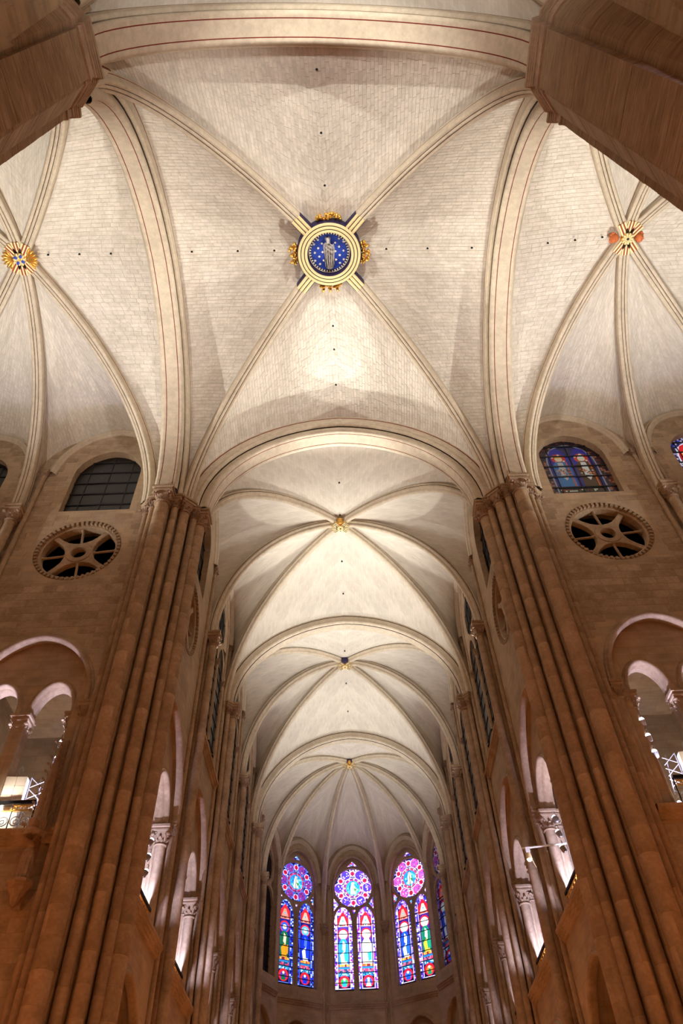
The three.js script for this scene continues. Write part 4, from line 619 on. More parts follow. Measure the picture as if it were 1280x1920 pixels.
// apse: five sides
const AP = [[[-CX, -42.4], P6['-1']], [P6['-1'], P7['-1']], [P7['-1'], P7['1']], [P7['1'], P6['1']], [P6['1'], [CX, -42.4]]];
const APL = ['apse wall panel at the far left end of the choir', 'apse wall panel around the bluest stained-glass window', 'apse wall panel around the centre stained-glass window', 'apse wall panel around the pink-rose stained-glass window', 'apse wall panel around the sliver of dim coloured glass'];
AP.forEach(([a, b], i) => {
  const m = [(a[0] + b[0]) / 2, (a[1] + b[1]) / 2], L = Math.hypot(b[0] - a[0], b[1] - a[1]) / 2, n = toC(...m), d = { hw: 1.66, sill: 19.5, spring: 26.6, apex: 29.3 };
  const o = [m[0] - n[0] * 0.05, 0, m[1] - n[1] * 0.05];
  bayWall(APL[i], o, n, { name: 'wall_apse', w0: L, w1: L, l0: L - 0.25, l1: L - 0.25, top: 31.2, arcade: null, trib: { hw: 1.75, sill: 10.6, spring: 14.6, apex: 17.4, lights: [-0.8, 0.8], lhw: 0.62, lspring: 14.2, lapex: 15.2 }, win: d, strings: [18.55], ribs: [ribArch(-L + 0.35, L - 0.35, 27.0, 30.15, 0)] });
  const dd = { ...d, lc: 0.905, lhw: 0.735, lspring: 24.2, lapex: 25.5, rc: 26.97, rr: 1.5, foot: 0.02 };
  twoLight(['dark apse window seen almost edge-on', 'blue stained-glass window with twin lancets and a blue and red rose', 'brightest stained-glass window, white and violet, in the middle of the apse', 'stained-glass window with a pink rose and a blue-robed figure', 'dim coloured apse window showing only as a sliver'][i], o, n, dd, [G_black, G_blue, G_center, G_pink, G_dim][i], i > 0);
});
for (const s of [-1, 1]) bayWall('nave wall with a gallery arch just behind the flat-sided pier ' + side[s], [s * 7.0 - 0.2, 0, 12.9], [-s, 0], { name: s < 0 ? 'wall_north_nave' : 'wall_south_nave', w0: s < 0 ? 10.4 : 4.4, w1: s < 0 ? 3.6 : 10.4, l0: 3, l1: 3, top: 33, trib: { hw: 2.9, sill: 12, spring: 17.7, apex: 21.0, lights: [-1.3, 1.3], lhw: 1.0, lspring: 17.2, lapex: 18.7 }, ribs: [ribArch(-3, 3, 29, 32.2, 0)] });
// plain walls that close the building out of the picture
{
  const w = (label, geo, m = M.wall) => mesh('masonry', geo, m, root('wall_outer', label, 'wall', null, 'structure'));
  for (const s of [-1, 1]) {
    const sd = side[s];
    w('west wall of the transept arm ' + sd, box(12.4, 34, 0.9, s * 14.6, 17, TW + 0.45)); w('end wall of the transept arm ' + sd, box(0.9, 36, 18, s * 21.0, 18, -0.1));
    w('outer wall of the choir gallery ' + sd, box(0.6, 21, 42, s * 14.2, 10.5, -30), M.gallery);
    w('outer wall of the transept gallery ' + sd, box(7.5, 21, 0.6, s * 17.5, 10.5, -14.6), M.gallery);
  }
  w('nave end wall behind the camera', box(16, 36, 0.9, 0, 18, 23.4));
  // gallery floors and ceilings behind the open arches
  for (const s of [-1, 1]) {
    const gal = root('gallery', 'stone gallery behind the open arches of the upper storey ' + side[s], 'gallery', null, 'structure');
    mesh('gallery_floor', box(6.2, 0.4, 34, s * 10.9, 10.55, -26.4), M.gallery, gal); mesh('gallery_floor', box(12.4, 0.4, 5.2, s * 14.4, 11.35, -12.1), M.gallery, gal);
    mesh('gallery_vault', box(6.2, 0.4, 34, s * 10.9, 19.6, -26.4), M.gallery, gal); mesh('gallery_vault', box(12.4, 0.4, 5.2, s * 14.4, 20.2, -12.1), M.gallery, gal);
    // a cross wall with a half pillar behind the transept opening
    mesh('cross_wall', box(6.4, 9.4, 0.4, s * 11, 15.4, -15.75), M.gallery, gal); mesh('half_pillar', shaftGeo(0.22, 11.4, 20, 0.8).translate(s * 12.2, 0, -15.5), M.gallery, gal); mesh('half_pillar', box(0.5, 9, 0.6, s * 9.4, 15.6, -14.6), M.gallery, gal);
    for (const z of [-22.4, -29, -36]) mesh('cross_wall', box(6.4, 9.4, 0.4, s * 11, 15.2, z), M.gallery, gal);
  }
  const amb = root('gallery', 'gallery behind the arches below the apse windows', 'gallery', null, 'structure');
  mesh('back_wall', prism([[-12, -43], [-11, -50], [-5, -55], [5, -55], [11, -50], [12, -43], [12.4, -43], [11.4, -50.3], [5.2, -55.4], [-5.2, -55.4], [-11.4, -50.3], [-12.4, -43]], 0, 19), M.gallery, amb);
}
// ---------------------------------------------------------------- keystones
const facing = (g, x, y, z) => { g.position.set(x, y, z); return g; };     // local y up, the carved face looks down
{ // the great ring with the blue medallion
  const g = facing(root('keystone', 'great gilded ring keystone holding a blue medallion with stars and a silver figure', 'keystone', null, 'thing'), -0.17, 33.36, -0.26);
  mesh('collar_wall', lathe([[0.96, 0.62], [0.955, 0.1], [1.0, 0.05], [1.38, 0.06], [1.43, 0.12], [1.43, 0.8]], 64), M.navy, g);
  for (const [r, w] of [[1.035, 0.062], [1.185, 0.066], [1.335, 0.062]]) mesh('gilt_band', new THREE.TorusGeometry(r, w, 10, 72).rotateX(Math.PI / 2).scale(1, 0.9, 1).translate(0, 0.045, 0), M.gilt, g);
  for (const r of [1.11, 1.26]) mesh('black_band', new THREE.TorusGeometry(r, 0.03, 6, 72).rotateX(Math.PI / 2).translate(0, 0.05, 0), M.black, g);
  mesh('medallion', new THREE.CylinderGeometry(0.93, 0.93, 0.06, 64).translate(0, 0.40, 0), M.blue, g);
  mesh('silver_rim', new THREE.TorusGeometry(0.915, 0.022, 8, 64).rotateX(Math.PI / 2).translate(0, 0.36, 0), M.silver, g);
  const dr = new THREE.Shape(circleP(0, 0, 0.895, 64).map((p) => new THREE.Vector2(...p))); dr.holes.push(holeOf(circleP(0, 0, 0.80, 64))); mesh('black_ring', new THREE.ExtrudeGeometry(dr, { depth: 0.012, bevelEnabled: false }).rotateX(Math.PI / 2).translate(0, 0.368, 0), M.black, g);
  for (let i = 0; i < 44; i++) { const a = i / 44 * 2 * Math.PI; mesh('white_block', new THREE.BoxGeometry(0.055, 0.02, 0.07).translate(0, 0.352, 0.848).rotateY(a), M.white, g); }
  const st = (r) => { const s = new THREE.Shape(); for (let i = 0; i < 12; i++) { const a = i * Math.PI / 6, q = i % 2 ? r * 0.45 : r; i ? s.lineTo(q * Math.cos(a), q * Math.sin(a)) : s.moveTo(q, 0); } s.closePath(); return new THREE.ExtrudeGeometry(s, { depth: 0.02, bevelEnabled: true, bevelThickness: 0.012, bevelSize: 0.008, bevelSegments: 1 }).rotateX(Math.PI / 2); };
  const SG = st(0.052); for (const [x, z] of [[-0.32, 0.4], [-0.5, 0.2], [-0.66, 0.0], [-0.3, 0.02], [-0.46, -0.18], [-0.66, -0.36], [-0.26, -0.36], [-0.44, -0.52], [-0.5, 0.58], [-0.68, 0.38], [0.28, 0.42], [0.46, 0.24], [0.66, 0.06], [0.28, 0.04], [0.48, -0.14], [0.66, -0.34], [0.3, -0.34], [0.48, -0.5], [0.46, 0.6], [0.66, 0.46]]) mesh('star', SG, M.white, g).position.set(x * 0.98, 0.368, z);
  { // standing robed figure with a child on the arm, one relief
    const nz = 90, nx = 40, pos = [], P = [];
    const hw = (t) => { const k = [[0, 0.15], [0.04, 0.2], [0.3, 0.215], [0.5, 0.24], [0.62, 0.26], [0.74, 0.235], [0.80, 0.15], [0.83, 0.085], [0.87, 0.10], [0.92, 0.125], [0.965, 0.115], [1, 0.03]]; for (let i = 1; i < k.length; i++) if (t <= k[i][0]) { const f = (t - k[i - 1][0]) / (k[i][0] - k[i - 1][0]); return k[i - 1][1] + (k[i][1] - k[i - 1][1]) * f; } return 0.02; };
    for (let i = 0; i <= nz; i++) { const t = i / nz, row = []; for (let j = 0; j <= nx; j++) { const w = j / nx * 2 - 1, cw = hw(t); let d = 0.17 * Math.sqrt(Math.max(0, 1 - w * w)); if (t < 0.8) d *= 1 + 0.42 * Math.sin(w * 15 + 2.6 * Math.sin(t * 4.2)) * (0.45 + 0.55 * (1 - t)) + (t > 0.45 ? 0.25 * Math.sin(t * 46 + w * 5) : 0); if (t > 0.82) d *= 1.15 + 0.06 * Math.sin(t * 90); let x = w * cw + 0.03 * Math.sin(t * 3.4) - 0.05 * t; const hx = x - 0.10, ht = t - 0.80; const ch = Math.hypot(hx / 0.075, ht / 0.055); if (ch < 1) d = Math.max(d, 0.2 * Math.sqrt(1 - ch * ch) + 0.08); const cb = Math.hypot((x - 0.11) / 0.10, (t - 0.69) / 0.09); if (cb < 1) d += 0.10 * (1 - cb * cb); row.push(V(x, 0.37 - d, -0.70 + t * 1.42)); } P.push(row); }
    for (let i = 0; i < nz; i++) for (let j = 0; j < nx; j++) for (const [a, b] of [[i, j], [i + 1, j], [i + 1, j + 1], [i, j], [i + 1, j + 1], [i, j + 1]]) { const p = P[a][b]; pos.push(p.x, p.y, p.z); }
    const q = new THREE.BufferGeometry(); q.setAttribute('position', new THREE.Float32BufferAttribute(pos, 3)); mesh('robed_figure', toCreasedNormals(q, 0.5), M.silver, g);
    for (const [a, b, c] of [[-0.13, -0.15, 0.30], [-0.06, -0.05, 0.42], [0.03, 0.02, 0.36], [0.10, 0.12, 0.46], [0.16, 0.19, 0.25], [-0.17, -0.19, 0.5]]) { const l = []; for (let k = 0; k <= 8; k++) { const t = 0.03 + c * k / 8; l.push(V(a + (b - a) * k / 8 + 0.02 * Math.sin(k * 0.9) + 0.03 * Math.sin(t * 3.4) - 0.05 * t, 0.37 - 0.165, -0.70 + t * 1.42)); } mesh('painted_fold_shade', tube(l, 0.011, 5, 24), M.black, g); }  // black tubes along the folds: crevice shade put in as colour
    for (const [x0, z0, x1, z1] of [[-0.2, 0.28, 0.06, 0.1], [0.02, 0.32, 0.17, 0.2], [-0.17, 0.08, 0.14, -0.02], [-0.14, 0.42, 0.04, 0.44]]) mesh('painted_fold_shade', tube([V(x0, 0.2, z0), V((x0 + x1) / 2, 0.165, (z0 + z1) / 2 - 0.05), V(x1, 0.19, z1)], 0.011, 5, 14), M.black, g);
    mesh('crescent', new THREE.TorusGeometry(0.24, 0.022, 6, 24, Math.PI * 0.8).rotateZ(Math.PI * 1.1).rotateX(Math.PI / 2).scale(1, 1, -1).translate(0, 0.35, -0.44), M.white, g);
  }
  const dirs = [rNE, rSE, rNW, rSW].map((r) => r[0].clone().sub(C0));
  for (const d of dirs) {
    const a = Math.atan2(d.x, d.z), c = sub('rib_collar', g); c.rotation.y = a;
    mesh('collar_side', box(0.52, 0.5, 0.74, 0, 0.36, 1.72), M.navy, c);
    for (const k of [-0.17, 0, 0.17]) mesh('gilt_strip', new THREE.CylinderGeometry(0.072, 0.072, 0.74, 10).rotateX(Math.PI / 2).translate(k, 0.13, 1.74), M.gilt, c);
    mesh('black_slots', box(0.42, 0.06, 0.735, 0, 0.155, 1.72), M.black, c);
  }
  for (const [a, w] of [[0, 1.1], [Math.PI / 2, 0.95], [Math.PI, 1.0], [-Math.PI / 2, 0.95]]) { // gilded leaf clusters on the flanks
    const c = [], n = 26; for (let i = 0; i < n; i++) { const f = rr(-1, 1), h = rr(0, 1) * (1 - 0.6 * f * f); c.push(new THREE.SphereGeometry(rr(0.06, 0.11), 8, 6).scale(1, 1.1, 0.8).translate(f * w * 0.5, 0.12 + 0.42 * (1 - h) * 0.6 + rr(0, 0.1), 1.42 + h * 0.5 * (a === Math.PI ? 0.55 : 1) * 0.75)); }
    for (const f of [-0.62, 0, 0.62]) { const b = tube([V(f * w * 0.5, 0.5, 1.38), V(f * w * 0.5, 0.3, 1.6), V(f * w * 0.56, 0.14, 1.72), V(f * w * 0.5, 0.06, 1.58)], 0.06, 6, 12); c.push(b); }
    mesh('gilded_leaves', merge(c), M.gold, g).rotation.y = a;
  }
}
function smallKeystone(label, p, ribs, o) {
  const g = facing(root('keystone', label, 'keystone', null, 'thing'), ...p), R = o.R;
  mesh('boss', lathe([[0.02, -0.06 * R], [R * 0.5, -0.1 * R], [R * 0.9, 0], [R * 1.0, 0.3 * R], [R * 0.9, 1.4 * R]], 24), o.heart || M.gold, g);
  const lv = []; for (let i = 0; i < 10; i++) { const a = i * Math.PI / 5; lv.push(new THREE.SphereGeometry(R * 0.26, 8, 6).scale(1.25, 0.7, 0.8).translate(R * 0.68, -0.1 * R, 0).rotateY(a)); } lv.push(new THREE.TorusGeometry(R * 0.3, R * 0.1, 8, 18).rotateX(Math.PI / 2).translate(0, -0.14 * R, 0)); mesh('rosette', merge(lv), M.gilt, g);
  if (o.holes) for (let i = 0; i < 4; i++) mesh('blue_hollow', new THREE.SphereGeometry(R * 0.3, 10, 8).scale(1, 0.3, 0.75).translate(R * 0.58, -0.26 * R, 0).rotateY(i * Math.PI / 2 + 0.6), M.blue, g); else mesh('dark_eye', new THREE.CylinderGeometry(R * 0.2, R * 0.2, 0.04, 14).translate(0, -0.2 * R, 0), M.black, g);
  for (const r of ribs) { const d = r[0].clone().sub(r[r.length - 1]), c = sub('rib_collar', g); c.rotation.y = Math.atan2(d.x, d.z); mesh('collar_side', box(o.w, 0.34, o.L, 0, 0.24, R + o.L / 2 - 0.06), o.sideM || M.gilt, c); const n = 5; for (let i = 0; i < n; i++) mesh(i % 2 ? 'dark_strip' : 'gilt_strip', box(o.w / n * 0.98, 0.08, o.L, (i - (n - 1) / 2) * o.w / n, 0.06, R + o.L / 2 - 0.06), i % 2 ? o.strip : M.gilt, c); }
  return g;
}
{
  const rib = (s) => { const B = BT[s], xm = TMID[s] * s, xf = s * 20.5; return [V(s * 8.45, 0, -8.5), V(s * 8.5, 0, 7.7), V(xm, 0, -8.6), V(xm, 0, TW), V(xf, 0, -8.5), V(xf, 0, TW)].map((p) => [p, V(B.x, 0, B.z)]); };
  const l = smallKeystone('gilded transept keystone with dark red stripes and two gold shells', [BT['-1'].x, 33.98, BT['-1'].z], rib(-1), { R: 0.3, w: 0.34, L: 0.5, strip: M.red, holes: 1 });
  for (const s of [-1, 1]) { const c = []; for (let i = 0; i < 7; i++) { const a = (i - 3) * 0.36; c.push(new THREE.SphereGeometry(0.09, 10, 8).scale(2.6, 1, 0.75).translate(0.3, 0, 0).rotateY(a)); } mesh('shell', merge(c).scale(1, 1.2, 1).rotateZ(-0.3).rotateY(s > 0 ? 0 : Math.PI).translate(s * 0.3, 0.12, 0), M.gold, l); }
  const r = smallKeystone('gilded transept keystone with orange heads on both sides and rust stripes', [BT['1'].x, 33.98, BT['1'].z], rib(1), { R: 0.28, w: 0.34, L: 0.54, strip: M.red });
  for (const s of [-1, 1]) { // a carved head looking sideways out of the stone
    const h = [new THREE.SphereGeometry(0.21, 16, 12).scale(0.9, 1.1, 0.95), new THREE.SphereGeometry(0.05, 8, 6).scale(1, 1.4, 0.8).translate(0.02, -0.2, 0.0), new THREE.TorusGeometry(0.07, 0.022, 6, 12, Math.PI).rotateX(Math.PI / 2).translate(0.07, -0.19, -0.02)]; for (let i = 0; i < 9; i++) { const a = i / 9 * Math.PI * 2; h.push(new THREE.SphereGeometry(0.075, 8, 6).translate(0.10 * Math.cos(a) + 0.06, 0.06, 0.19 * Math.sin(a))); } for (const k of [-1, 1]) h.push(new THREE.SphereGeometry(0.035, 8, 6).translate(0.06, -0.2, k * 0.08));
    mesh('carved_head', merge(h).rotateY(s > 0 ? 0 : Math.PI).translate(s * 0.56, 0.12, 0), M.orange, r);
  }
  const cr = (B, list) => list.map((p) => [V(...p), V(B.x, 0, B.z)]);
  const six = (B, z0, zm, z1) => cr(B, [-1, 1].flatMap((s) => [[s * 6.7, 0, z0], [s * 6.75, 0, zm], [s * 6.85, 0, z1]]));
  const o = { R: 0.21, w: 0.22, L: 0.34, strip: M.black, sideM: M.gilt };
  const k1 = smallKeystone('small gilded choir keystone with a round golden head, nearest to the crossing', [B1.x, 32.80, B1.z], six(B1, -9.9, -15.7, -22), o);
  mesh('golden_head', merge([new THREE.SphereGeometry(0.17, 14, 10).scale(1, 1.25, 0.9), new THREE.TorusGeometry(0.14, 0.04, 6, 18).rotateX(Math.PI / 2).translate(0, 0.1, 0), new THREE.SphereGeometry(0.035, 8, 6).translate(0, -0.02, 0.17)]).translate(0, 0.2, 0.36), M.gold, k1);
  const k2 = smallKeystone('small gilded choir keystone under a dark blue notch, between the two cross arches', [B2.x, 32.80, B2.z], six(B2, -22.7, -28.85, -35.75), o); mesh('blue_block', bevelBox(0.44, 0.3, 0.3, 0, 0.3, 0.34, 0.03), M.navy, k2);
  const k3 = smallKeystone('small gilded keystone of the apse where eight ribs meet', [B3.x, 32.80, B3.z], cr(B3, [-1, 1].flatMap((s) => [[s * 6.85, 0, -36.4], [s * 6.75, 0, -42.4], [P6[s][0], 0, P6[s][1]], [P7[s][0], 0, P7[s][1]]])), { ...o, R: 0.24 });
  mesh('golden_head', new THREE.SphereGeometry(0.13, 12, 9).scale(1, 1.3, 0.9).translate(0, 0.2, 0.42), M.gold, k3); mesh('blue_block', bevelBox(0.4, 0.26, 0.14, 0, 0.34, 0.34, 0.02), M.navy, k3);
}
{ // iron hooks in the vault, in rows along the crown lines
  const hk = merge([new THREE.CylinderGeometry(0.035, 0.05, 0.05, 8), new THREE.TorusGeometry(0.04, 0.014, 5, 10).translate(0, -0.055, 0)]);
  const put = (x, y, z, w) => { const m = mesh('vault_hook', hk, M.iron); m.position.set(x, y, z); tag(m, 'iron hook in the vault, ' + w, 'hook', 'iron hooks in rows along the vault crowns', 'thing'); };
  const on = (A, B, ts, where, d = 0.05) => ts.forEach((t, i) => { const p = A.clone().lerp(B, t); put(p.x, p.y - d, p.z, (i ? (i === ts.length - 1 ? 'farthest' : 'second') : 'nearest') + ' to ' + where); });
  const wa = (p, a, b) => { const o = offsetPath(p, a, b); return o[(o.length - 1) / 2]; };
  on(C0, wa(aE, 0.62, 1.0), [0.42, 0.56, 0.78], 'the medallion towards the choir arch'); on(C0, wa(aW, -0.62, 1.0), [0.36, 0.62, 0.9], 'the medallion towards the two red lines'); on(C0, wa(aN, 0.62, 1), [0.36, 0.6, 0.9], 'the medallion towards the shell keystone'); on(C0, wa(aS, -0.62, 1), [0.36, 0.62, 0.9], 'the medallion towards the orange-headed keystone');
  for (const s of [-1, 1]) on(BT[s], wa(s < 0 ? aN : aS, s * 0.62, 1), [0.2, 0.45, 0.7], s < 0 ? 'the shell keystone towards the crossing' : 'the orange-headed keystone towards the crossing');
  on(B1, wa(aE, -0.62, 1), [0.1, 0.5], 'the first choir keystone towards the crossing', 0.03); on(B1, wa(a3, 0.38, 0.58), [0.08, 0.4, 0.75], 'the first choir keystone towards the apse', 0.03); on(B2, wa(a3, -0.38, 0.58), [0.3], 'the second choir keystone towards the crossing', 0.03); on(B2, wa(a5, 0.38, 0.58), [0.3, 0.7], 'the second choir keystone towards the apse', 0.03);
}
// ---------------------------------------------------------------- lamps
const lensGeo = new THREE.SphereGeometry(0.085, 12, 9);
function floodLamp(f, i) {
  const g = root('floodlight', null, 'lamp'), d = V(...f.t).sub(V(...f.p)).normalize(); g.position.set(...f.p); g.quaternion.setFromUnitVectors(V(0, 1, 0), d);
  mesh('housing', crease(lathe([[0.02, -0.26], [0.10, -0.24], [0.13, -0.1], [0.14, 0.0], [0.125, 0.0], [0.115, -0.06], [0.02, -0.07]], 18)), M.iron, g);
  mesh('lens', lathe([[0.001, -0.045], [0.11, -0.05], [0.112, -0.06]], 18), M.lampGlow, g);
  mesh('yoke', tube([V(-0.16, -0.05, 0), V(-0.17, -0.2, 0), V(-0.1, -0.36, 0), V(0.1, -0.36, 0), V(0.17, -0.2, 0), V(0.16, -0.05, 0)], 0.015, 5, 24), M.iron, g);
  tag(g, 'black floodlight, ' + f.on + ' ' + (/choir/.test(f.on) ? CSIDE : SIDE)[f.s], 'lamp', 'floodlights aimed at the vaults', 'thing'); g.scale.setScalar(0.62);
  const l = new THREE.SpotLight(f.c, f.i, 0, f.a, f.pen, 2); l.position.copy(V(...f.p).addScaledVector(d, 0.02)); l.target.position.set(...f.t); l.castShadow = true; l.shadow.mapSize.set(1024, 1024); l.shadow.radius = 5; scene.add(l, l.target);
}
FLOODS.forEach(floodLamp);
// small bright spots hung on stalks at the gallery arches
function spot(label, group, p, aim, light) {
  const g = root('spotlight', label, 'lamp', group, 'thing'); g.position.set(...p); const d = V(...aim).normalize();
  mesh('stalk', tube([V(0, 0.22, -0.04), V(0.05, 0.2, -0.02), V(0.04, 0.1, 0), V(0, 0.05, 0)], 0.014, 5, 12), M.steel, g);
  const h = mesh('housing', lathe([[0.02, -0.22], [0.085, -0.2], [0.1, -0.02], [0.09, -0.015], [0.08, -0.05]], 14), M.steel, g); h.quaternion.setFromUnitVectors(V(0, 1, 0), d);
  const l = mesh('lens', lensGeo, M.lampCool, g); l.position.copy(d.clone().multiplyScalar(-0.02));
  if (light) { const s = new THREE.SpotLight(COOL, light, 0, 0.9, 0.6, 2); s.position.set(...p).addScaledVector(d, 0.02); s.target.position.copy(s.position).add(d); s.castShadow = true; s.shadow.radius = 3; scene.add(s, s.target); }
}
const hang = ['topmost', 'middle', 'lowest'];
for (const s of [-1, 1]) {
  [14.85, 14.27, 13.7].forEach((y, i) => spot(hang[i] + ' small white spotlight, transept gallery jamb ' + side[s], null, [s * 9.38, y, -8.86], [s * -0.2, 0.9, 0.4], 0));
  (s < 0 ? [13.5, 12.98, 12.46] : [13.95, 13.43, 12.91]).forEach((y, i) => spot(hang[i] + (s < 0 ? ' white spotlight before the choir gallery columns, black-window side' : ' white spotlight hanging near the thin cream boom'), null, [s * 7.05, y, -12.95 - (s > 0 ? 0.4 : 0)], [-s * 0.3, 0.9, -0.2], 0));
}
{
  const g = root('lamp_boom', 'thin cream boom with a bright yellow lamp at its tip', 'lamp boom', null, 'thing');
  mesh('boom', bar(V(7.5, 13.4, -14.2), V(5.95, 13.4, -14.46), 0.035, 8), M.cream, g); mesh('clamp', bevelBox(0.16, 0.2, 0.14, 6.12, 13.3, -14.43, 0.02), M.cream, g); mesh('lamp_head', lathe([[0.02, 0.1], [0.09, 0.08], [0.11, -0.12], [0.09, -0.12]], 14).translate(6.12, 13.12, -14.43), M.gilt, g); mesh('lamp_lens', new THREE.SphereGeometry(0.085, 10, 8).translate(6.12, 13.0, -14.43), M.lampGlow, g); mesh('cable', tube([V(6.18, 13.1, -14.43), V(6.22, 12.9, -14.4), V(6.3, 12.7, -14.42)], 0.014, 5, 10), M.gilt, g);
}
// glow inside the galleries: lamps on the floor that wash the arches from below
const GLOW = [];
for (const s of [-1, 1]) {
  [[-13.0, 1], [-19.6, 1], [-26.2, 1], [-33.0, 0.9], [-39.8, 0.8]].forEach(([z, i], k) => GLOW.push([s, [s * 7.38, 11.32, z], [s * 7.25, 14.6, z - 2.5], i * (k < 2 ? 95 : 40), 0.85, order[k] + ' choir gallery bay, ' + CSIDE[s]]));
  bays.forEach(([z], k) => GLOW.push([s, [s * 7.9, 11.3, z + 1.4], [s * 6.9, 16, z + 0.6], 18, 0.8, order[k] + ' choir gallery bay, near end, ' + CSIDE[s]]));
  GLOW.push([s, [s * 9.62, 12.12, -9.1], [s * 9.95, 17, -9.0], 110, 0.5, 'first transept gallery ' + SIDE[s]], [s, [s * 11.3, 12.12, -9.1], [s * 11.5, 17, -9.0], 110, 0.5, 'first transept gallery, outer end, ' + SIDE[s]], [s, [s * 11.5, 12.0, -12.6], [s * 11.2, 18, -15], 60, 0.9, 'back of the first transept gallery, added fill for its wall, ' + SIDE[s]], [s, [s * 12.6, 12.12, -9.1], [s * 12.3, 17, -9.0], 60, 0.5, 'first transept gallery, outermost, ' + SIDE[s]], [s, [s * 7.5, 12.4, 12.6], [s * 7.2, 18, 10.8], 60, 0.8, 'nave gallery ' + SIDE[s]]);  // the lamp at the back is an added fill for the gallery wall
}
GLOW.forEach(([s, p, t, i, a, w]) => {
  const g = root('gallery_lamp', 'small cool lamp, ' + w, 'lamp', 'cool lamps on the gallery floor', 'thing'); g.position.set(...p);
  mesh('foot', lathe([[0.10, -0.26], [0.10, -0.23], [0.03, -0.2], [0.03, -0.07]], 12), M.iron, g); mesh('globe', new THREE.SphereGeometry(0.07, 14, 10), M.lampCool, g);
  const l = new THREE.SpotLight(w.startsWith('back') ? 0xffdcb8 : COOL, i, 0, a, 0.6, 2); l.position.set(...p); l.target.position.set(...t); l.castShadow = true; l.shadow.radius = 3; scene.add(l, l.target);
});
// added warm fill lamps low in the vessel, below the picture
for (const [x, y, z, i, w] of [[0, 3.0, 1.5, 70, 'under the crossing'], [0, 3.6, -17, 60, 'in the first choir bay'], [0, 3.6, -31, 52, 'in the second choir bay'], [-13, 3.6, 0, 64, 'in the transept by the black windows'], [13, 3.6, 0, 64, 'in the transept by the red and blue windows'], [0, 3.6, 17, 50, 'in the nave']]) {
  const g = root('added_fill_lamp', 'added warm fill lamp low ' + w, 'added_fill_lamp', 'added fill lamps over the floor', 'thing'); g.position.set(x, y, z);
  mesh('hoop', new THREE.TorusGeometry(0.55, 0.03, 8, 32).rotateX(Math.PI / 2), M.gold, g); mesh('globe', new THREE.SphereGeometry(0.22, 18, 12), new THREE.MeshStandardMaterial({ color: 0xffffff, emissive: 0xff9a4a, emissiveIntensity: 4 }), g); for (let k = 0; k < 4; k++) mesh('arm', bar(V(0, 0, 0), V(0.55 * Math.cos(k * 1.571), 0, 0.55 * Math.sin(k * 1.571)), 0.015), M.gold, g);
  const l = new THREE.PointLight(WARM, i * 0.85, 0, 2); l.position.set(x, y, z); l.castShadow = true; l.shadow.radius = 8; scene.add(l);
}
// ---------------------------------------------------------------- railings
function railing(label, o, n, w, y0, style) {
  const g = root('railing', label, 'railing', null, 'thing'); place(g, [o[0], y0, o[2]], n);
  mesh('top_rail', bevelBox(2 * w, 0.09, 0.12, 0, 0.95, 0, 0.02), M.iron, g); mesh('bottom_rail', box(2 * w, 0.05, 0.05, 0, 0.06, 0), M.iron, g);
  mesh('gilded_frieze', merge([box(2 * w - 0.1, 0.03, 0.05, 0, 0.86, 0), ...Array.from({ length: Math.round(w * 2 / 0.16) }, (_, i) => new THREE.TorusGeometry(0.055, 0.016, 6, 12).translate(-w + 0.12 + i * 0.16, 0.78, 0)), box(2 * w - 0.1, 0.025, 0.05, 0, 0.70, 0)]), M.gold, g);
  const n2 = Math.max(2, Math.round(2 * w / (style ? 0.62 : 0.34)));
  for (let i = 0; i <= n2; i++) mesh('baluster', bar(V(-w + 2 * w * i / n2, 0.05, 0), V(-w + 2 * w * i / n2, 0.92, 0), 0.018), M.iron, g);
  for (let i = 0; i < n2; i++) { const u = -w + 2 * w * (i + 0.5) / n2, d = w / n2; if (style) { const c = []; for (const q of [-1, 1]) { c.push(new THREE.TorusGeometry(d * 0.42, 0.02, 6, 20).translate(u + q * d * 0.45, 0.38, 0), new THREE.TorusGeometry(d * 0.18, 0.018, 6, 14).translate(u + q * d * 0.40, 0.36, 0)); } mesh('scroll', merge(c), M.steel, g); } else mesh('hoop', tube([V(u - d, 0.08, 0), V(u - d * 0.95, 0.4, 0), V(u, 0.68, 0), V(u + d * 0.95, 0.4, 0), V(u + d, 0.08, 0)], 0.016, 5, 20), M.iron, g); }
  return g;
}
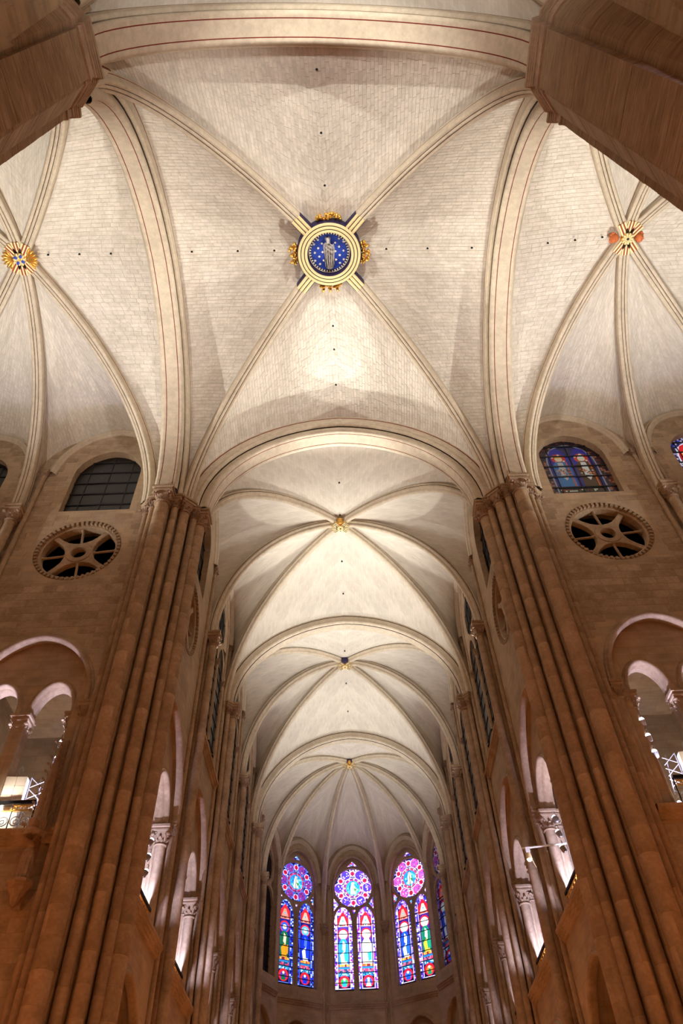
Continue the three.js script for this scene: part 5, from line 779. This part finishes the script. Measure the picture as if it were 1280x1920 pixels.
for (const s of [-1, 1]) {
  railing('scrolled railing with black top rail, transept gallery ' + side[s], [s * 11.5, 0, TZ - 0.15], [0, 1], 1.95, 11.8, true); railing('farther scrolled railing, outer transept gallery ' + side[s], [s * 17.35, 0, TZ - 0.15], [0, 1], 1.95, 11.8, true);
  bays.forEach(([z], i) => railing(order[i] + ' gilt and iron choir railing, ' + (s < 0 ? 'black-window side' : 'lamp-boom side'), [s * (CX + 0.34), 0, z], [-s, 0], 2.75, 11.02, false));
  // a row of lamps under the transept rail
  const lb = root('linear_lamp', 'bright linear lamp under the transept railing ' + side[s], 'lamp', null, 'thing'); lb.position.set(s * 11.6, 12.5, TZ + 0.0);
  mesh('trough', box(2.9, 0.07, 0.1, 0, 0.045, 0), M.steel, lb); for (let i = 0; i < 12; i++) mesh('lamp_cell', bevelBox(0.2, 0.08, 0.07, -1.3 + i * 0.237, -0.03, 0.02, 0.015), i % 3 === 2 ? M.gilt : M.lampGlow, lb);
  const ra = new THREE.RectAreaLight(0xfff2e0, 60, 2.8, 0.08); ra.position.set(s * 11.6, 12.45, TZ - 0.06); ra.lookAt(s * 11.6, 12.7, TZ - 1.0); scene.add(ra);
  const sp = new THREE.SpotLight(0xfff2e0, 16, 0, 0.75, 0.7, 2); sp.position.set(s * 10.6, 12.42, TZ + 0.16); sp.target.position.set(s * 10.48, 13.1, TZ - 0.7); sp.castShadow = true; sp.shadow.radius = 4; scene.add(sp, sp.target); mesh('added_speaker_lamp', new THREE.SphereGeometry(0.05, 10, 8).translate(-s * 1.0, -0.08, 0.16), M.lampGlow, lb);  // extra spot and globe, added to brighten the loudspeaker front
}
// ---------------------------------------------------------------- loudspeakers, carved canopy, lamp clip
for (const s of [-1, 1]) {
  const g = root('loudspeaker', s < 0 ? 'white loudspeaker array of two columns of boxes behind the transept railing' : 'white loudspeaker edge with a grey bracket at the picture border', 'loudspeaker', null, 'thing'); g.position.set(s * 10.48, 11.9, TZ - 0.55); g.rotation.y = s * -0.12; g.rotation.x = 0.06;
  for (let r = 0; r < 6; r++) for (let c = 0; c < 2; c++) mesh('speaker_box', bevelBox(0.315, 0.285, 0.3, (c - 0.5) * 0.325, 0.2 + r * 0.292, 0, 0.012), M.cream, g);
  mesh('back_frame', box(0.5, 1.8, 0.1, 0, 1.0, -0.22), M.iron, g); const tr = []; for (let k = 0; k < 4; k++) { tr.push(bar(V(-s * 0.38, 0.5 + k * 0.36, -0.1), V(-s * 0.75, 0.75 + k * 0.36, -0.2), 0.016), bar(V(-s * 0.75, 0.5 + k * 0.36, -0.2), V(-s * 0.38, 0.8 + k * 0.36, -0.1), 0.016)); } tr.push(bar(V(-s * 0.36, 0.3, -0.1), V(-s * 0.36, 1.9, -0.1), 0.02), bar(V(-s * 0.78, 0.6, -0.2), V(-s * 0.62, 1.9, -0.2), 0.02)); mesh('truss', merge(tr), M.steel, g); mesh('lifting_lug', tube([V(0, 1.92, 0), V(-0.06, 2.05, 0), V(0.02, 2.2, 0), V(0.06, 2.05, 0)], 0.025, 6, 16), M.steel, g);
  mesh('stand', merge([box(0.5, 0.06, 0.5, 0, -0.12, 0), bar(V(0, -0.12, -0.1), V(0, 0.1, -0.1), 0.03)]), M.iron, g);
}
{ // a small statue on a corbel under a tall crocketed canopy, against the pier
  const g = root('canopied_statue', 'dark stone statue on a corbel under a tall crocketed spire against the clustered pier', 'statue', null, 'thing'); g.position.set(-9.08, 0, -8.22);
  mesh('corbel', crease(lathe([[0.02, 9.55], [0.1, 9.65], [0.16, 9.85], [0.28, 10.0], [0.3, 10.08], [0.36, 10.12], [0.36, 10.2], [0.02, 10.2]], 8)), M.carve, g);
  { const pos = [], P = [], n = 40, m = 24; const rad = (t) => 0.145 + 0.03 * Math.cos(t * 3) - (t > 0.74 ? (t - 0.74) * 0.7 : 0); for (let i = 0; i <= n; i++) { const t = i / n, row = []; for (let j = 0; j <= m; j++) { const a = j / m * 6.2832, hd = t > 0.8 ? 0.088 * Math.sqrt(Math.max(0.02, 1 - ((t - 0.9) / 0.105) ** 2)) : rad(t), r = Math.max(0.01, hd) * (t < 0.72 ? 1 + 0.10 * Math.sin(a * 9 + t * 4) : 1); row.push(V(r * Math.cos(a) * 1.15, 10.2 + t * 1.1, r * Math.sin(a))); } P.push(row); } for (let i = 0; i < n; i++) for (let j = 0; j < m; j++) for (const [a, b] of [[i, j], [i + 1, j], [i + 1, j + 1], [i, j], [i + 1, j + 1], [i, j + 1]]) { const p = P[a][b]; pos.push(p.x, p.y, p.z); } const q = new THREE.BufferGeometry(); q.setAttribute('position', new THREE.Float32BufferAttribute(pos, 3)); mesh('robed_figure', boxUV(toCreasedNormals(q, 0.6)), M.carve, g); mesh('back_block', box(0.2, 5.0, 0.14, 0.02, 12.1, -0.24), M.carve, g); }
  mesh('canopy', crease(lathe([[0.22, 11.42], [0.3, 11.4], [0.32, 11.55], [0.24, 11.62], [0.27, 11.85], [0.2, 11.95], [0.18, 12.6], [0.02, 14.5]], 8)), M.carve, g);
  const cr = []; for (let k = 0; k < 4; k++) for (let i = 0; i < 10; i++) { const y = 12.0 + i * 0.25, r = 0.2 * (1 - i / 14); cr.push(leafGeo(0.26).translate(0, 0, r).rotateY(k * Math.PI / 2 + 0.4).translate(0, y, 0)); } mesh('crockets', merge(cr), M.carve, g);
  const gb = []; for (let k = 0; k < 4; k++) gb.push(leafGeo(0.4).translate(0, 11.5, 0.2).rotateY(k * Math.PI / 2 + 0.4)); mesh('gable_leaves', merge(gb), M.carve, g);
}
{ const g = root('lamp_clip', 'tiny black clip-on lamp at the lower edge of the overhead pier', 'lamp', null, 'thing'); const p = [7.8, 21.0, 6.36]; g.position.set(...p); mesh('body', bevelBox(0.09, 0.16, 0.09, 0, 0, 0, 0.015), M.iron, g); mesh('hook', new THREE.TorusGeometry(0.05, 0.016, 6, 14).translate(0, 0.1, 0), M.iron, g); }
renderer.render(scene, camera);
